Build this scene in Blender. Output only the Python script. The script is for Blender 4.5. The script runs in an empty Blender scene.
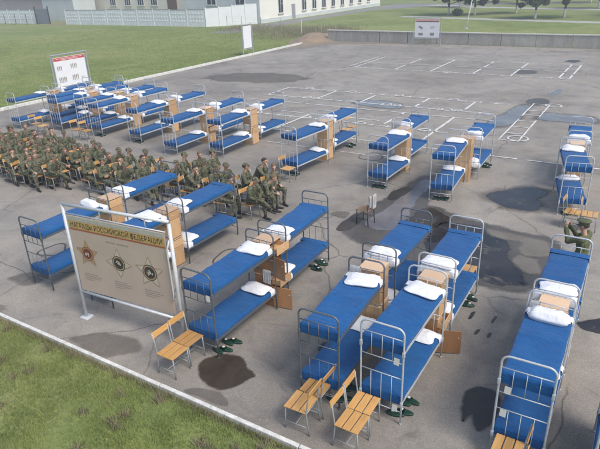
import bpy, bmesh, math, random
import numpy as np
from mathutils import Vector, Matrix, noise
random.seed(7); rng = np.random.default_rng(7)
PI = math.pi
scene = bpy.context.scene
C = scene.collection

# ------------------------------------------------------------------ materials
def new_mat(name):
    m = bpy.data.materials.new(name); m.use_nodes = True
    nt = m.node_tree; b = nt.nodes['Principled BSDF']
    return m, nt, b
def mat(name, col, rough=.6, metal=0., var=.12, scale=8., bump=0., bscale=40., spec=None, sheen=0., coord='Object'):
    m, nt, b = new_mat(name); N = nt.nodes; Lk = nt.links
    tc = N.new('ShaderNodeTexCoord'); n = N.new('ShaderNodeTexNoise')
    n.inputs['Scale'].default_value = scale; n.inputs['Detail'].default_value = 5; n.inputs['Roughness'].default_value = .65
    Lk.new(tc.outputs[coord], n.inputs['Vector'])
    r = N.new('ShaderNodeValToRGB')
    r.color_ramp.elements[0].position = .3; r.color_ramp.elements[1].position = .7
    r.color_ramp.elements[0].color = (*[c*(1-var) for c in col], 1)
    r.color_ramp.elements[1].color = (*[min(1, c*(1+var)) for c in col], 1)
    Lk.new(n.outputs['Fac'], r.inputs['Fac']); Lk.new(r.outputs['Color'], b.inputs['Base Color'])
    b.inputs['Roughness'].default_value = rough; b.inputs['Metallic'].default_value = metal
    if spec is not None: b.inputs['Specular IOR Level'].default_value = spec
    if sheen: b.inputs['Sheen Weight'].default_value = sheen
    if bump:
        n2 = N.new('ShaderNodeTexNoise'); n2.inputs['Scale'].default_value = bscale; n2.inputs['Detail'].default_value = 4
        Lk.new(tc.outputs[coord], n2.inputs['Vector'])
        bp = N.new('ShaderNodeBump'); bp.inputs['Strength'].default_value = bump; bp.inputs['Distance'].default_value = .02
        Lk.new(n2.outputs['Fac'], bp.inputs['Height']); Lk.new(bp.outputs['Normal'], b.inputs['Normal'])
    return m
def nz(nt, scale, detail=5, rough=.6, vec=None, dist=0.):
    n = nt.nodes.new('ShaderNodeTexNoise'); n.inputs['Scale'].default_value = scale
    n.inputs['Detail'].default_value = detail; n.inputs['Roughness'].default_value = rough
    n.inputs['Distortion'].default_value = dist
    if vec is not None: nt.links.new(vec, n.inputs['Vector'])
    return n.outputs['Fac']
def ramp(nt, fac, stops):
    r = nt.nodes.new('ShaderNodeValToRGB'); e = r.color_ramp.elements
    while len(e) < len(stops): e.new(.5)
    for k, (p, c) in enumerate(stops):
        e[k].position = p; e[k].color = (*c, 1) if len(c) == 3 else c
    nt.links.new(fac, r.inputs['Fac']); return r.outputs['Color']
def mix(nt, fac, a, b, mode='MIX'):
    m = nt.nodes.new('ShaderNodeMix'); m.data_type = 'RGBA'; m.blend_type = mode
    for s, v in ((m.inputs[0], fac), (m.inputs[6], a), (m.inputs[7], b)):
        if isinstance(v, (int, float)): s.default_value = v
        elif isinstance(v, tuple): s.default_value = (*v, 1) if len(v) == 3 else v
        else: nt.links.new(v, s)
    return m.outputs[2]
def soft(nt, b, gain=1., ns=6., hard=.22, top=1.):
    '''fade a wet mark out at its rim, broken up by noise'''
    N = nt.nodes; at = N.new('ShaderNodeAttribute'); at.attribute_name = 'edge'
    n = nz(nt, ns, 6, .7, nt.nodes.new('ShaderNodeTexCoord').outputs['Object'])
    m = N.new('ShaderNodeMath'); m.operation = 'MULTIPLY_ADD'; m.inputs[1].default_value = 1.1; nt.links.new(n, m.inputs[0]); 
    s_ = N.new('ShaderNodeMath'); s_.operation = 'SUBTRACT'; nt.links.new(at.outputs['Fac'], s_.inputs[0]); s_.inputs[1].default_value = .55
    nt.links.new(s_.outputs[0], m.inputs[2])
    r = N.new('ShaderNodeMapRange'); r.inputs[1].default_value = .5-hard; r.inputs[2].default_value = .5+hard; r.inputs[4].default_value = top; nt.links.new(m.outputs[0], r.inputs[0])
    tr = N.new('ShaderNodeBsdfTransparent'); mx_ = N.new('ShaderNodeMixShader'); out = N['Material Output']
    nt.links.new(r.outputs[0], mx_.inputs[0]); nt.links.new(tr.outputs[0], mx_.inputs[1]); nt.links.new(b.outputs[0], mx_.inputs[2]); nt.links.new(mx_.outputs[0], out.inputs['Surface'])
def objvec(nt): return nt.nodes.new('ShaderNodeTexCoord').outputs['Object']
def scaled(nt, vec, s):
    m = nt.nodes.new('ShaderNodeMapping'); m.inputs['Scale'].default_value = s
    nt.links.new(vec, m.inputs['Vector']); return m.outputs['Vector']
def bumpn(nt, b, h, st, dist=.02):
    bp = nt.nodes.new('ShaderNodeBump'); bp.inputs['Strength'].default_value = st; bp.inputs['Distance'].default_value = dist
    nt.links.new(h, bp.inputs['Height']); nt.links.new(bp.outputs['Normal'], b.inputs['Normal'])

def asphalt_mat():
    m, nt, b = new_mat('asphalt'); v = objvec(nt)
    big = nz(nt, .11, 6, .62, v, .6)
    col = ramp(nt, big, [(.30, (.195, .178, .156)), (.44, (.275, .252, .222)), (.58, (.345, .318, .280)), (.75, (.270, .255, .232))])
    mid = nz(nt, .75, 7, .68, v, .9)
    col = mix(nt, .75, col, ramp(nt, mid, [(.3, (.60, .60, .62)), (.48, (.95, .95, .95)), (.66, (1.2, 1.16, 1.1))]), 'MULTIPLY')
    fine = nz(nt, 60, 3, .7, v)
    col = mix(nt, .7, col, ramp(nt, fine, [(.3, (.7, .7, .7)), (.7, (1.25, 1.25, 1.25))]), 'MULTIPLY')
    # dusty drifts dragged along one way
    drift = nz(nt, .5, 6, .7, scaled(nt, v, (.35, 1.6, 1)), .5)
    col = mix(nt, ramp(nt, drift, [(.52, (0, 0, 0)), (.72, (.55, .55, .55))]), col, (.36, .32, .265))
    # cracks
    vo = nt.nodes.new('ShaderNodeTexVoronoi'); vo.feature = 'DISTANCE_TO_EDGE'; vo.inputs['Scale'].default_value = .33
    wob = nt.nodes.new('ShaderNodeTexNoise'); wob.inputs['Scale'].default_value = 1.3; wob.inputs['Detail'].default_value = 5
    nt.links.new(v, wob.inputs['Vector'])
    nt.links.new(mix(nt, .35, v, wob.outputs['Color'], 'ADD'), vo.inputs['Vector'])
    cr = ramp(nt, vo.outputs['Distance'], [(.0, (1, 1, 1)), (.008, (0, 0, 0))])
    gate = ramp(nt, nz(nt, .23, 3, .5, v), [(.44, (0, 0, 0)), (.56, (.7, .7, .7))])
    crk = mix(nt, 1., cr, gate, 'MULTIPLY')
    col = mix(nt, crk, col, (.04, .037, .033))
    # old dark oil spots
    sp = ramp(nt, nz(nt, .42, 4, .55, scaled(nt, v, (1, 1.4, 1)), 1.2), [(.66, (0, 0, 0)), (.71, (.5, .5, .5))])
    col = mix(nt, sp, col, (.075, .07, .066))
    agg = nt.nodes.new('ShaderNodeTexVoronoi'); agg.inputs['Scale'].default_value = 38; nt.links.new(v, agg.inputs['Vector'])
    col = mix(nt, .55, col, ramp(nt, agg.outputs['Distance'], [(.1, (1.25, 1.24, 1.2)), (.55, (.75, .75, .76))]), 'MULTIPLY')
    chips = ramp(nt, nz(nt, 17, 2, .5, v), [(.715, (0, 0, 0)), (.73, (.6, .6, .6))]); col = mix(nt, chips, col, (.42, .40, .36))
    nt.links.new(col, b.inputs['Base Color'])
    b.inputs['Roughness'].default_value = .72; b.inputs['Specular IOR Level'].default_value = .35
    bumpn(nt, b, fine, .35, .01)
    return m
def damp_mat(name, c0, c1, rough=.5, spec=.4, hard=.3, top=1.):
    m, nt, b = new_mat(name); v = objvec(nt)
    col = ramp(nt, nz(nt, 1.6, 6, .65, v, .6), [(.3, c0), (.7, c1)])
    col = mix(nt, .6, col, ramp(nt, nz(nt, 50, 3, .7, v), [(.3, (.75, .75, .75)), (.7, (1.2, 1.2, 1.2))]), 'MULTIPLY')
    nt.links.new(col, b.inputs['Base Color']); b.inputs['Roughness'].default_value = rough
    b.inputs['Specular IOR Level'].default_value = spec
    bumpn(nt, b, nz(nt, 40, 3, .6, v), .2, .01); soft(nt, b, hard=hard, top=top)
    return m
def water_mat(name, c0, c1, lo=.02, hi=.10, hard=.12, film=.62):
    """standing water thinning to wet, rough asphalt where the ground rises through it"""
    m, nt, b = new_mat(name); v = objvec(nt)
    n = nz(nt, 1.7, 7, .68, v, .8)
    fine = nz(nt, 45, 3, .7, v)
    dry = ramp(nt, n, [(film, (0, 0, 0)), (film+.06, (1, 1, 1))])
    wet = ramp(nt, nz(nt, .9, 4, .6, v, .4), [(.35, c0), (.65, c1)])
    grit = mix(nt, 1., ramp(nt, nz(nt, 2.5, 6, .7, v), [(.3, (.06, .055, .05)), (.7, (.13, .118, .105))]), ramp(nt, fine, [(.3, (.7, .7, .7)), (.7, (1.3, 1.3, 1.3))]), 'MULTIPLY')
    nt.links.new(mix(nt, dry, wet, grit), b.inputs['Base Color'])
    rough = mix(nt, dry, ramp(nt, nz(nt, 3, 5, .7, v), [(.35, (lo,)*3), (.7, (hi,)*3)]), (.55, .55, .55))
    nt.links.new(rough, b.inputs['Roughness'])
    b.inputs['IOR'].default_value = 1.33; b.inputs['Specular IOR Level'].default_value = .55
    bumpn(nt, b, mix(nt, dry, nz(nt, 5, 2, .5, v), fine), .08, .006); soft(nt, b, hard=hard)
    return m
def grass_ground_mat():
    m, nt, b = new_mat('grass_ground'); v = objvec(nt)
    col = ramp(nt, nz(nt, .09, 6, .65, v, .8), [(.32, (.18, .225, .072)), (.5, (.24, .29, .10)), (.66, (.31, .32, .14))])
    col = mix(nt, .8, col, ramp(nt, nz(nt, .8, 6, .75, v, .5), [(.3, (.6, .66, .6)), (.5, (.95, .95, .95)), (.7, (1.3, 1.18, 1.05))]), 'MULTIPLY')
    col = mix(nt, .8, col, ramp(nt, nz(nt, 9, 4, .8, v), [(.3, (.6, .62, .6)), (.7, (1.35, 1.35, 1.3))]), 'MULTIPLY')
    bare = ramp(nt, nz(nt, .35, 5, .7, v, 1.), [(.60, (0, 0, 0)), (.72, (.6, .6, .6))])
    col = mix(nt, bare, col, (.19, .165, .10))
    nt.links.new(col, b.inputs['Base Color']); b.inputs['Roughness'].default_value = .95
    b.inputs['Specular IOR Level'].default_value = .15
    bumpn(nt, b, nz(nt, 14, 4, .8, v), .8, .08)
    return m
def leaf_mat(name, c0, c1, sc=3.):
    m, nt, b = new_mat(name); v = objvec(nt)
    nt.links.new(ramp(nt, nz(nt, sc, 3, .6, v), [(.3, c0), (.7, c1)]), b.inputs['Base Color'])
    b.inputs['Roughness'].default_value = .75; b.inputs['Specular IOR Level'].default_value = .25
    return m
def camo_mat(name, base, a, c, sc=14.):
    m, nt, b = new_mat(name); v = objvec(nt)
    f1 = ramp(nt, nz(nt, sc, 3, .5, v, 1.), [(.49, (0, 0, 0)), (.51, (1, 1, 1))])
    f2 = ramp(nt, nz(nt, sc*1.25, 3, .5, scaled(nt, v, (1.1, .9, 1.3)), 1.), [(.55, (0, 0, 0)), (.57, (1, 1, 1))])
    col = mix(nt, f1, base, a); col = mix(nt, f2, col, c)
    nt.links.new(col, b.inputs['Base Color']); b.inputs['Roughness'].default_value = .9
    b.inputs['Specular IOR Level'].default_value = .15
    bumpn(nt, b, nz(nt, 22, 4, .6, v), .6, .03)
    return m
def wood_mat(name, c0, c1, axis=(1, 9, 9), rough=.45):
    m, nt, b = new_mat(name); v = objvec(nt)
    col = ramp(nt, nz(nt, 3.5, 6, .7, scaled(nt, v, axis), .8), [(.3, c0), (.7, c1)])
    oi = nt.nodes.new('ShaderNodeObjectInfo')
    col = mix(nt, 1., col, ramp(nt, oi.outputs['Random'], [(0, (.72, .68, .62)), (.5, (.95, .93, .9)), (1, (1.12, 1.1, 1.05))]), 'MULTIPLY')
    scf = ramp(nt, nz(nt, 14, 5, .8, v), [(.62, (0, 0, 0)), (.75, (.5, .5, .5))]); col = mix(nt, scf, col, (.30, .24, .17))
    nt.links.new(col, b.inputs['Base Color']); b.inputs['Roughness'].default_value = rough
    return m
def concrete_mat(name, c0, c1, sc=.6):
    m, nt, b = new_mat(name); v = objvec(nt)
    col = ramp(nt, nz(nt, sc, 7, .72, scaled(nt, v, (1.6, 1.6, .5)), .8), [(.3, c0), (.7, c1)])
    col = mix(nt, .6, col, ramp(nt, nz(nt, 7, 5, .75, v), [(.3, (.7, .7, .7)), (.7, (1.2, 1.2, 1.2))]), 'MULTIPLY')
    nt.links.new(col, b.inputs['Base Color']); b.inputs['Roughness'].default_value = .9
    bumpn(nt, b, nz(nt, 20, 4, .7, v), .3, .02)
    return m
M = dict(
    asphalt=asphalt_mat(), ground=grass_ground_mat(),
    damp=damp_mat('damp_asphalt', (.075, .069, .062), (.125, .115, .103), .45, .4, .35, .9),
    dampfaint=damp_mat('drying_asphalt', (.13, .118, .103), (.19, .172, .15), .7, .3, .5, .5),
    ringdamp=mat('ring_stain', (.085, .08, .072), .6, 0, .3, 3.),
    mud=damp_mat('brown_damp', (.040, .029, .020), (.075, .057, .041), .38, .4, .28, .93),
    mudlight=damp_mat('dried_silt', (.19, .175, .155), (.27, .25, .22), .9, .2, .4, .7),
    black=damp_mat('black_damp', (.024, .023, .022), (.065, .06, .055), .35, .4, .4, .85),
    water=water_mat('puddle_water', (.018, .018, .022), (.045, .043, .044), .02, .16, .15, .58),
    waterpale=water_mat('shallow_puddle_water', (.11, .11, .125), (.19, .185, .19), .04, .25, .12, .66),
    brownwater=water_mat('brown_puddle_water', (.035, .026, .018), (.06, .045, .03), .05, .3, .15, .6),
    paint=mat('white_road_paint', (.62, .62, .60), .7, 0, .3, 3.),
    paintworn=mat('worn_road_paint', (.62, .62, .60), .75, 0, .3, 5.),
    kerb=concrete_mat('whitewashed_kerb', (.50, .49, .45), (.80, .80, .76), 3.),
    steel_l=mat('light_grey_enamel_steel', (.50, .53, .56), .38, .15, .1, 20),
    steel_d=mat('dark_grey_enamel_steel', (.13, .15, .17), .38, .3, .15, 20),
    blue=None,
    sheet=mat('white_sheet', (.74, .75, .78), .9, 0, .07, 5, .55, 14),
    towel=mat('white_towel', (.72, .73, .75), .95, 0, .07, 9, .6, 60),
    oak=wood_mat('nightstand_laminate', (.52, .32, .16), (.66, .44, .25), (8, 8, 1)),
    oakpink=wood_mat('pinkish_laminate_top', (.62, .43, .28), (.74, .54, .38), (1, 8, 8)),
    inner=wood_mat('brown_laminate', (.33, .165, .075), (.43, .23, .11), (8, 8, 1)),
    slat=wood_mat('varnished_pine_slat', (.50, .27, .085), (.66, .39, .15), (9, 1, 9), .35),
    slatdark=wood_mat('dark_varnished_slat', (.25, .14, .07), (.34, .2, .1), (9, 1, 9), .4),
    chairsteel=mat('chair_grey_tube', (.33, .35, .36), .4, .2, .12, 20),
    darktube=mat('chair_brown_tube', (.07, .06, .055), .45, .2, .15, 20),
    paper=mat('paper_card', (.70, .70, .66), .8, 0, .05, 30),
    rubber=mat('green_rubber', (.012, .05, .033), .45, 0, .2, 30),
    rubberb=mat('black_rubber', (.015, .017, .018), .5, 0, .2, 30),
    boot=mat('black_boot_leather', (.018, .017, .016), .4, 0, .2, 30),
    skin=mat('skin', (.45, .27, .19), .55, 0, .08, 20),
    hair=mat('short_fair_brown_hair', (.16, .11, .065), .85, 0, .3, 60, .5, 150),
    hairdark=mat('short_dark_hair', (.055, .038, .026), .85, 0, .3, 60, .5, 150),
    eye=mat('eye', (.02, .015, .012), .2),
    camo=camo_mat('green_camouflage', (.115, .125, .072), (.055, .062, .040), (.18, .17, .115)),
    camo2=camo_mat('faded_green_camouflage', (.14, .145, .092), (.07, .076, .05), (.21, .19, .135), 12.),
    olive=mat('olive_jacket_cloth', (.09, .105, .048), .85, 0, .2, 10, .5, 25),
    oliveband=mat('green_cap_band', (.03, .06, .03), .7),
    phone=mat('silver_camera', (.45, .45, .47), .3, .5),
    boardpost=mat('whitened_steel_tube', (.58, .60, .62), .45, .15, .1, 9),
    boardpanel=mat('beige_board_face', (.50, .40, .33), .5, 0, .08, 1.5),
    boardback=mat('board_back', (.3, .3, .3), .7),
    gold=mat('gold_header_print', (.47, .32, .12), .5, 0, .12, 6),
    redline=mat('rust_red_print', (.36, .10, .05), .5),
    darkink=mat('dark_print', (.03, .03, .03), .6),
    greyink=mat('grey_print', (.28, .25, .22), .6),
    emblemred=mat('dark_red_enamel', (.20, .045, .035), .4),
    emblemdark=mat('dark_enamel', (.055, .05, .05), .4),
    emblemray=mat('copper_ray_print', (.40, .27, .16), .5, 0, .15, 25),
    emblempale=mat('pale_badge_print', (.52, .47, .38), .5, 0, .1, 20),
    whitepanel=mat('white_board_face', (.74, .76, .78), .45, 0, .04, 2),
    redband=mat('red_header_print', (.50, .07, .05), .5, 0, .1, 4),
    pinkband=mat('faded_pink_print', (.62, .36, .33), .55, 0, .1, 4),
    greyframe=mat('grey_sign_frame', (.35, .38, .39), .5, .3, .1, 9),
    concrete=concrete_mat('stained_concrete', (.26, .245, .225), (.48, .455, .41)),
    concretelt=mat('pale_concrete_cap', (.52, .52, .47), .85, 0, .12, 2, .3, 15),
    fence=concrete_mat('whitewashed_concrete_panel', (.68, .72, .75), (.82, .84, .86), .8),
    fencewhite=mat('clean_whitewash', (.74, .77, .80), .85, 0, .05, 1.),
    fencecap=mat('weathered_cap', (.26, .27, .28), .85),
    plaster=mat('white_plaster', (.80, .79, .73), .9, 0, .04, .7, .2, 8),
    plastergrey=mat('pale_grey_plaster', (.56, .60, .61), .9, 0, .08, .4),
    cream=mat('cream_plaster', (.74, .70, .60), .9, 0, .07, .5),
    pinkwall=mat('dusty_pink_wall', (.38, .32, .31), .9, 0, .12, .4),
    roofm=mat('grey_sheet_roof', (.20, .21, .23), .6, 0, .15, .8),
    glass=mat('dark_window_glass', (.03, .038, .048), .12, 0, .2, 2),
    frame=mat('white_window_frame', (.75, .75, .75), .5),
    browndoor=mat('brown_painted_door', (.13, .07, .045), .6),
    greydoor=mat('grey_painted_door', (.30, .31, .33), .6),
    gate=mat('grey_sheet_gate', (.22, .24, .27), .55, .3, .12, 2),
    rust=mat('dark_iron_post', (.07, .065, .06), .7, .2),
    bark=mat('bark', (.075, .058, .045), .95, 0, .3, 12, .6, 30),
    limewash=mat('limewashed_bark', (.62, .62, .58), .9, 0, .12, 9, .4, 25),
    leafd=leaf_mat('dark_leaves', (.022, .042, .016), (.05, .082, .028), 1.2),
    leafm=leaf_mat('mid_leaves', (.045, .078, .022), (.085, .13, .04), 1.2),
    grassblade=leaf_mat('grass_blades', (.155, .20, .058), (.29, .34, .115), 1.2),
    weedblade=leaf_mat('dry_weed_blades', (.17, .16, .09), (.34, .30, .19), .8),
    dirt=mat('bare_brown_earth', (.27, .20, .135), .95, 0, .25, 1.5, .6, 9),
    path=mat('pale_concrete_path', (.40, .40, .37), .9, 0, .12, .8),
    road=mat('grey_drive_asphalt', (.22, .215, .21), .9, 0, .12, .5),
    pole=mat('white_painted_pole', (.68, .70, .70), .5, .1),
)
def blue_mat():
    m, nt, b = new_mat('royal_blue_blanket'); v = objvec(nt)
    oi = nt.nodes.new('ShaderNodeObjectInfo')
    c = ramp(nt, nz(nt, 2.2, 5, .6, v, .4), [(.3, (.006, .075, .235)), (.7, (.011, .122, .34))])
    c = mix(nt, ramp(nt, oi.outputs['Random'], [(0, (0, 0, 0)), (1, (.6, .6, .6))]), c, (.009, .070, .215))
    c = mix(nt, .35, c, ramp(nt, nz(nt, 120, 2, .6, v), [(.3, (.75, .75, .75)), (.7, (1.25, 1.25, 1.25))]), 'MULTIPLY')
    nt.links.new(c, b.inputs['Base Color']); b.inputs['Roughness'].default_value = .9
    b.inputs['Sheen Weight'].default_value = .12; b.inputs['Specular IOR Level'].default_value = .2
    bumpn(nt, b, nz(nt, 7, 5, .62, scaled(nt, v, (.7, 1.3, 1)), 1.2), .75, .035)
    return m
M['blue'] = blue_mat()

# ------------------------------------------------------------------ mesh helpers
def bx(bm, cx, cy, cz, sx, sy, sz, rot=None, bev=0.):
    r = bmesh.ops.create_cube(bm, size=1.)['verts']
    for v in r: v.co = Vector((v.co.x*sx, v.co.y*sy, v.co.z*sz))
    if bev:
        ed = set(e for v in r for e in v.link_edges)
        g = bmesh.ops.bevel(bm, geom=list(ed), offset=bev, segments=2, affect='EDGES', profile=.6)
        r = list({v for f in g['faces'] for v in f.verts} | {v for v in r if v.is_valid})
    for v in r:
        if rot is not None: v.co = rot @ v.co
        v.co += Vector((cx, cy, cz))
    return r
def tube(bm, pts, r, n=8, caps=True):
    pts = [Vector(p) for p in pts]; rr = r if isinstance(r, (list, tuple)) else [r]*len(pts)
    T = []
    for i in range(len(pts)):
        a = pts[max(0, i-1)]; b = pts[min(len(pts)-1, i+1)]; T.append((b-a).normalized())
    ref = Vector((0, 0, 1)) if abs(T[0].z) < .9 else Vector((1, 0, 0))
    X = T[0].cross(ref).normalized(); rings = []
    for i, p in enumerate(pts):
        X = (X - T[i]*X.dot(T[i])).normalized(); Y = T[i].cross(X)
        rings.append([bm.verts.new(p + (X*math.cos(2*PI*k/n) + Y*math.sin(2*PI*k/n))*rr[i]) for k in range(n)])
    for a, b in zip(rings, rings[1:]):
        for k in range(n): bm.faces.new((a[k], a[(k+1) % n], b[(k+1) % n], b[k]))
    if caps: bm.faces.new(rings[0][::-1]); bm.faces.new(rings[-1])
def arc(cx, cz, r, a0, a1, y=0, n=5):
    return [(cx + r*math.cos(math.radians(a0+(a1-a0)*i/n)), y, cz + r*math.sin(math.radians(a0+(a1-a0)*i/n))) for i in range(n+1)]
def grid(bm, f, nu, nv):
    V = [[bm.verts.new(f(i/nu, j/nv)) for j in range(nv+1)] for i in range(nu+1)]
    for i in range(nu):
        for j in range(nv): bm.faces.new((V[i][j], V[i+1][j], V[i+1][j+1], V[i][j+1]))
def poly(bm, pts, z=None):
    vs = [bm.verts.new((p[0], p[1], p[2] if z is None else z)) for p in pts]
    f = bm.faces.new(vs)
    return f
def obj(name, bm, m=None, parent=None, smooth=False, loc=None, rot=None):
    bmesh.ops.recalc_face_normals(bm, faces=bm.faces)
    me = bpy.data.meshes.new(name); bm.to_mesh(me); bm.free()
    if m is not None:
        for mm in (m if isinstance(m, (list, tuple)) else [m]): me.materials.append(mm)
    if smooth: me.polygons.foreach_set('use_smooth', [True]*len(me.polygons))
    o = bpy.data.objects.new(name, me); C.objects.link(o)
    if parent: o.parent = parent
    if loc is not None: o.location = loc
    if rot is not None: o.rotation_euler = rot
    return o
def tag(o, label, cat=None, group=None, kind=None):
    if label: o['label'] = label
    if cat: o['category'] = cat
    if group: o['group'] = group
    if kind: o['kind'] = kind
    return o
def thing(name, label, cat, loc=(0, 0, 0), rz=0., group=None):
    o = bpy.data.objects.new(name, None); C.objects.link(o); o.empty_display_size = .1
    o.location = loc; o.rotation_euler = (0, 0, rz); tag(o, label, cat, group); return o
def dup(root, label, loc, rz=0., group=None, scale=None):
    r = root.copy(); C.objects.link(r); r.location = loc; r.rotation_euler = (root.rotation_euler[0], root.rotation_euler[1], rz)
    if scale: r.scale = scale
    r['label'] = label
    if group: r['group'] = group
    for ch in list(root.children):
        c = ch.copy(); C.objects.link(c); c.parent = r
        for g in list(ch.children):
            d = g.copy(); C.objects.link(d); d.parent = c
    return r
def struct(name, bm, m, smooth=False): return tag(obj(name, bm, m, None, smooth), None, kind='structure')
class B:
    def __enter__(s): s.b = bmesh.new(); return s.b
    def __exit__(s, *a): pass
def nb(): return bmesh.new()
def text_mesh(s, size, bold=0., ext=.0):
    c = bpy.data.curves.new('txt', 'FONT'); c.body = s; c.size = size; c.align_x = 'CENTER'; c.align_y = 'CENTER'
    c.offset = bold; c.extrude = ext; c.resolution_u = 2
    o = bpy.data.objects.new('txt', c); C.objects.link(o)
    dg = bpy.context.evaluated_depsgraph_get(); me = bpy.data.meshes.new_from_object(o.evaluated_get(dg))
    bpy.data.objects.remove(o); bpy.data.curves.remove(c); return me
def text_obj(s, size, m, parent, loc, bold=0., width=None, name='lettering', rz=0.):
    me = text_mesh(s, size, bold); me.name = name
    co = np.empty(len(me.vertices)*3); me.vertices.foreach_get('co', co); co = co.reshape(-1, 3)
    if width:
        w = co[:, 0].max()-co[:, 0].min(); co[:, 0] *= width/w
    out = np.stack([co[:, 0], np.zeros(len(co)), co[:, 1]], 1)
    me.vertices.foreach_set('co', out.ravel()); me.update()
    me.materials.clear(); me.materials.append(m)
    o = bpy.data.objects.new(name, me); C.objects.link(o); o.parent = parent; o.location = loc; o.rotation_euler = (0, 0, rz); return o

# ------------------------------------------------------------------ ground
bm = nb(); grid(bm, lambda u, v: (-420+u*640, -60+v*560, 0), 8, 8); struct('ground', bm, M['ground'])
bm = nb(); poly(bm, [(-31.45, 5.38), (45, 5.38), (45, 54.95), (-31.45, 54.95)], .004); struct('parade_ground_asphalt', bm, M['asphalt'])

def blob(pts, sub=7, amp=.09, seed=0., z=.008, edge=None):
    """irregular closed outline through the given points"""
    P = [Vector((p[0], p[1], 0)) for p in pts]; n = len(P); out = []
    for i in range(n):
        p0, p1, p2, p3 = P[i-1], P[i], P[(i+1) % n], P[(i+2) % n]
        for k in range(sub):
            t = k/sub
            q = .5*((2*p1)+(p2-p0)*t+(2*p0-5*p1+4*p2-p3)*t*t+(3*p1-p0-3*p2+p3)*t**3)
            d = noise.noise_vector(Vector((q.x*2.2+seed, q.y*2.2, seed)))*amp + noise.noise_vector(Vector((q.x*7+seed, q.y*7, seed)))*amp*.4
            out.append((q.x+d.x, q.y+d.y))
    if sum(out[i-1][0]*out[i][1]-out[i][0]*out[i-1][1] for i in range(len(out))) < 0: out = out[::-1]
    xs_ = [p[0] for p in out]; ys_ = [p[1] for p in out]; d = edge if edge else min(.22, .10*min(max(xs_)-min(xs_), max(ys_)-min(ys_)))
    m = len(out); nrm = []
    for i in range(m):
        t = Vector((out[(i+2) % m][0]-out[i-2][0], out[(i+2) % m][1]-out[i-2][1])); t = t.normalized() if t.length > 1e-6 else Vector((1, 0)); nrm.append(Vector((t.y, -t.x)))
    b = nb(); al = b.verts.layers.float.new('edge')
    vi = [b.verts.new((x-q.x*d*.5, y-q.y*d*.5, z)) for (x, y), q in zip(out, nrm)]; vo_ = [b.verts.new((x+q.x*d*.8, y+q.y*d*.8, z)) for (x, y), q in zip(out, nrm)]
    for v in vi: v[al] = 1.
    for v in vo_: v[al] = 0.
    for i in range(m): b.faces.new((vi[i], vo_[i], vo_[(i+1) % m], vi[(i+1) % m]))
    es = [b.edges.get((vi[i], vi[(i+1) % m])) for i in range(m)]
    bmesh.ops.triangle_fill(b, use_beauty=True, edges=es)
    return b
def grow(pts, k, add=0.):
    cx = sum(p[0] for p in pts)/len(pts); cy = sum(p[1] for p in pts)/len(pts)
    return [(cx+(p[0]-cx)*k, cy+(p[1]-cy)*k) for p in pts]
# wet marks first (4 mm steps), then water, then painted lines
puds = [
 ([(-13.66, 27.9), (-12.6, 27.5), (-11.6, 27.4), (-10.94, 27.75), (-11.2, 28.5), (-11.9, 28.9), (-13.4, 28.95)], 'waterpale', 1),
 ([(-5.95, 26.1), (-5.4, 26.0), (-4.95, 26.8), (-4.9, 28.6), (-4.95, 30.2), (-5.3, 30.7), (-5.6, 30.0), (-5.75, 28.6), (-6.0, 27.2)], 'waterpale', 1.06),
 ([(-4.15, 28.0), (-3.1, 27.85), (-1.94, 28.1), (-1.7, 28.7), (-2.3, 29.45), (-3.2, 29.3), (-3.9, 29.35)], 'waterpale', 1.04),
 ([(-3.7, 17.12), (-3.2, 16.6), (-2.8, 16.38), (-2.2, 16.5), (-2.1, 17.05), (-2.3, 17.4), (-2.1, 18.15), (-2.6, 18.3), (-3.2, 17.95)], 'water', 1.08),
]
for i, (pts, mm, k) in enumerate(puds):
    struct('damp_patch', blob(grow(pts, k*1.1), 7, .14, i*3.1, .008), M['dampfaint'])
    struct('puddle', blob(pts, 7, .1, i*3.1+1, .012), M[mm])
struct('puddle', blob([(-4.75, 34.3), (-4.45, 34.0), (-4.15, 34.6), (-4.2, 35.6), (-4.45, 35.9), (-4.5, 35.1)], 6, .1, 9, .012), M['waterpale'])
struct('damp_patch', blob([(-5.3, 31.5), (-4.8, 30.9), (-4.3, 31.4), (-4.4, 32.4), (-4.9, 32.8), (-5.3, 32.3)], 6, .1, 19, .008), M['damp'])
struct('damp_patch', blob([(-7.9, 40.6), (-7.2, 40.4), (-6.6, 41.0), (-6.9, 42.0), (-7.7, 41.9)], 6, .15, 29, .008), M['damp'])
struct('damp_patch', blob([(-5.6, 46.8), (-4.9, 46.6), (-4.7, 47.6), (-5.3, 48.0)], 6, .15, 39, .008), M['black'])
struct('damp_patch', blob([(-27.5, 31.5), (-24, 31), (-21, 32.2), (-20.2, 34), (-23, 35), (-26.5, 34)], 7, .6, 49, .008), M['dampfaint'])
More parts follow.
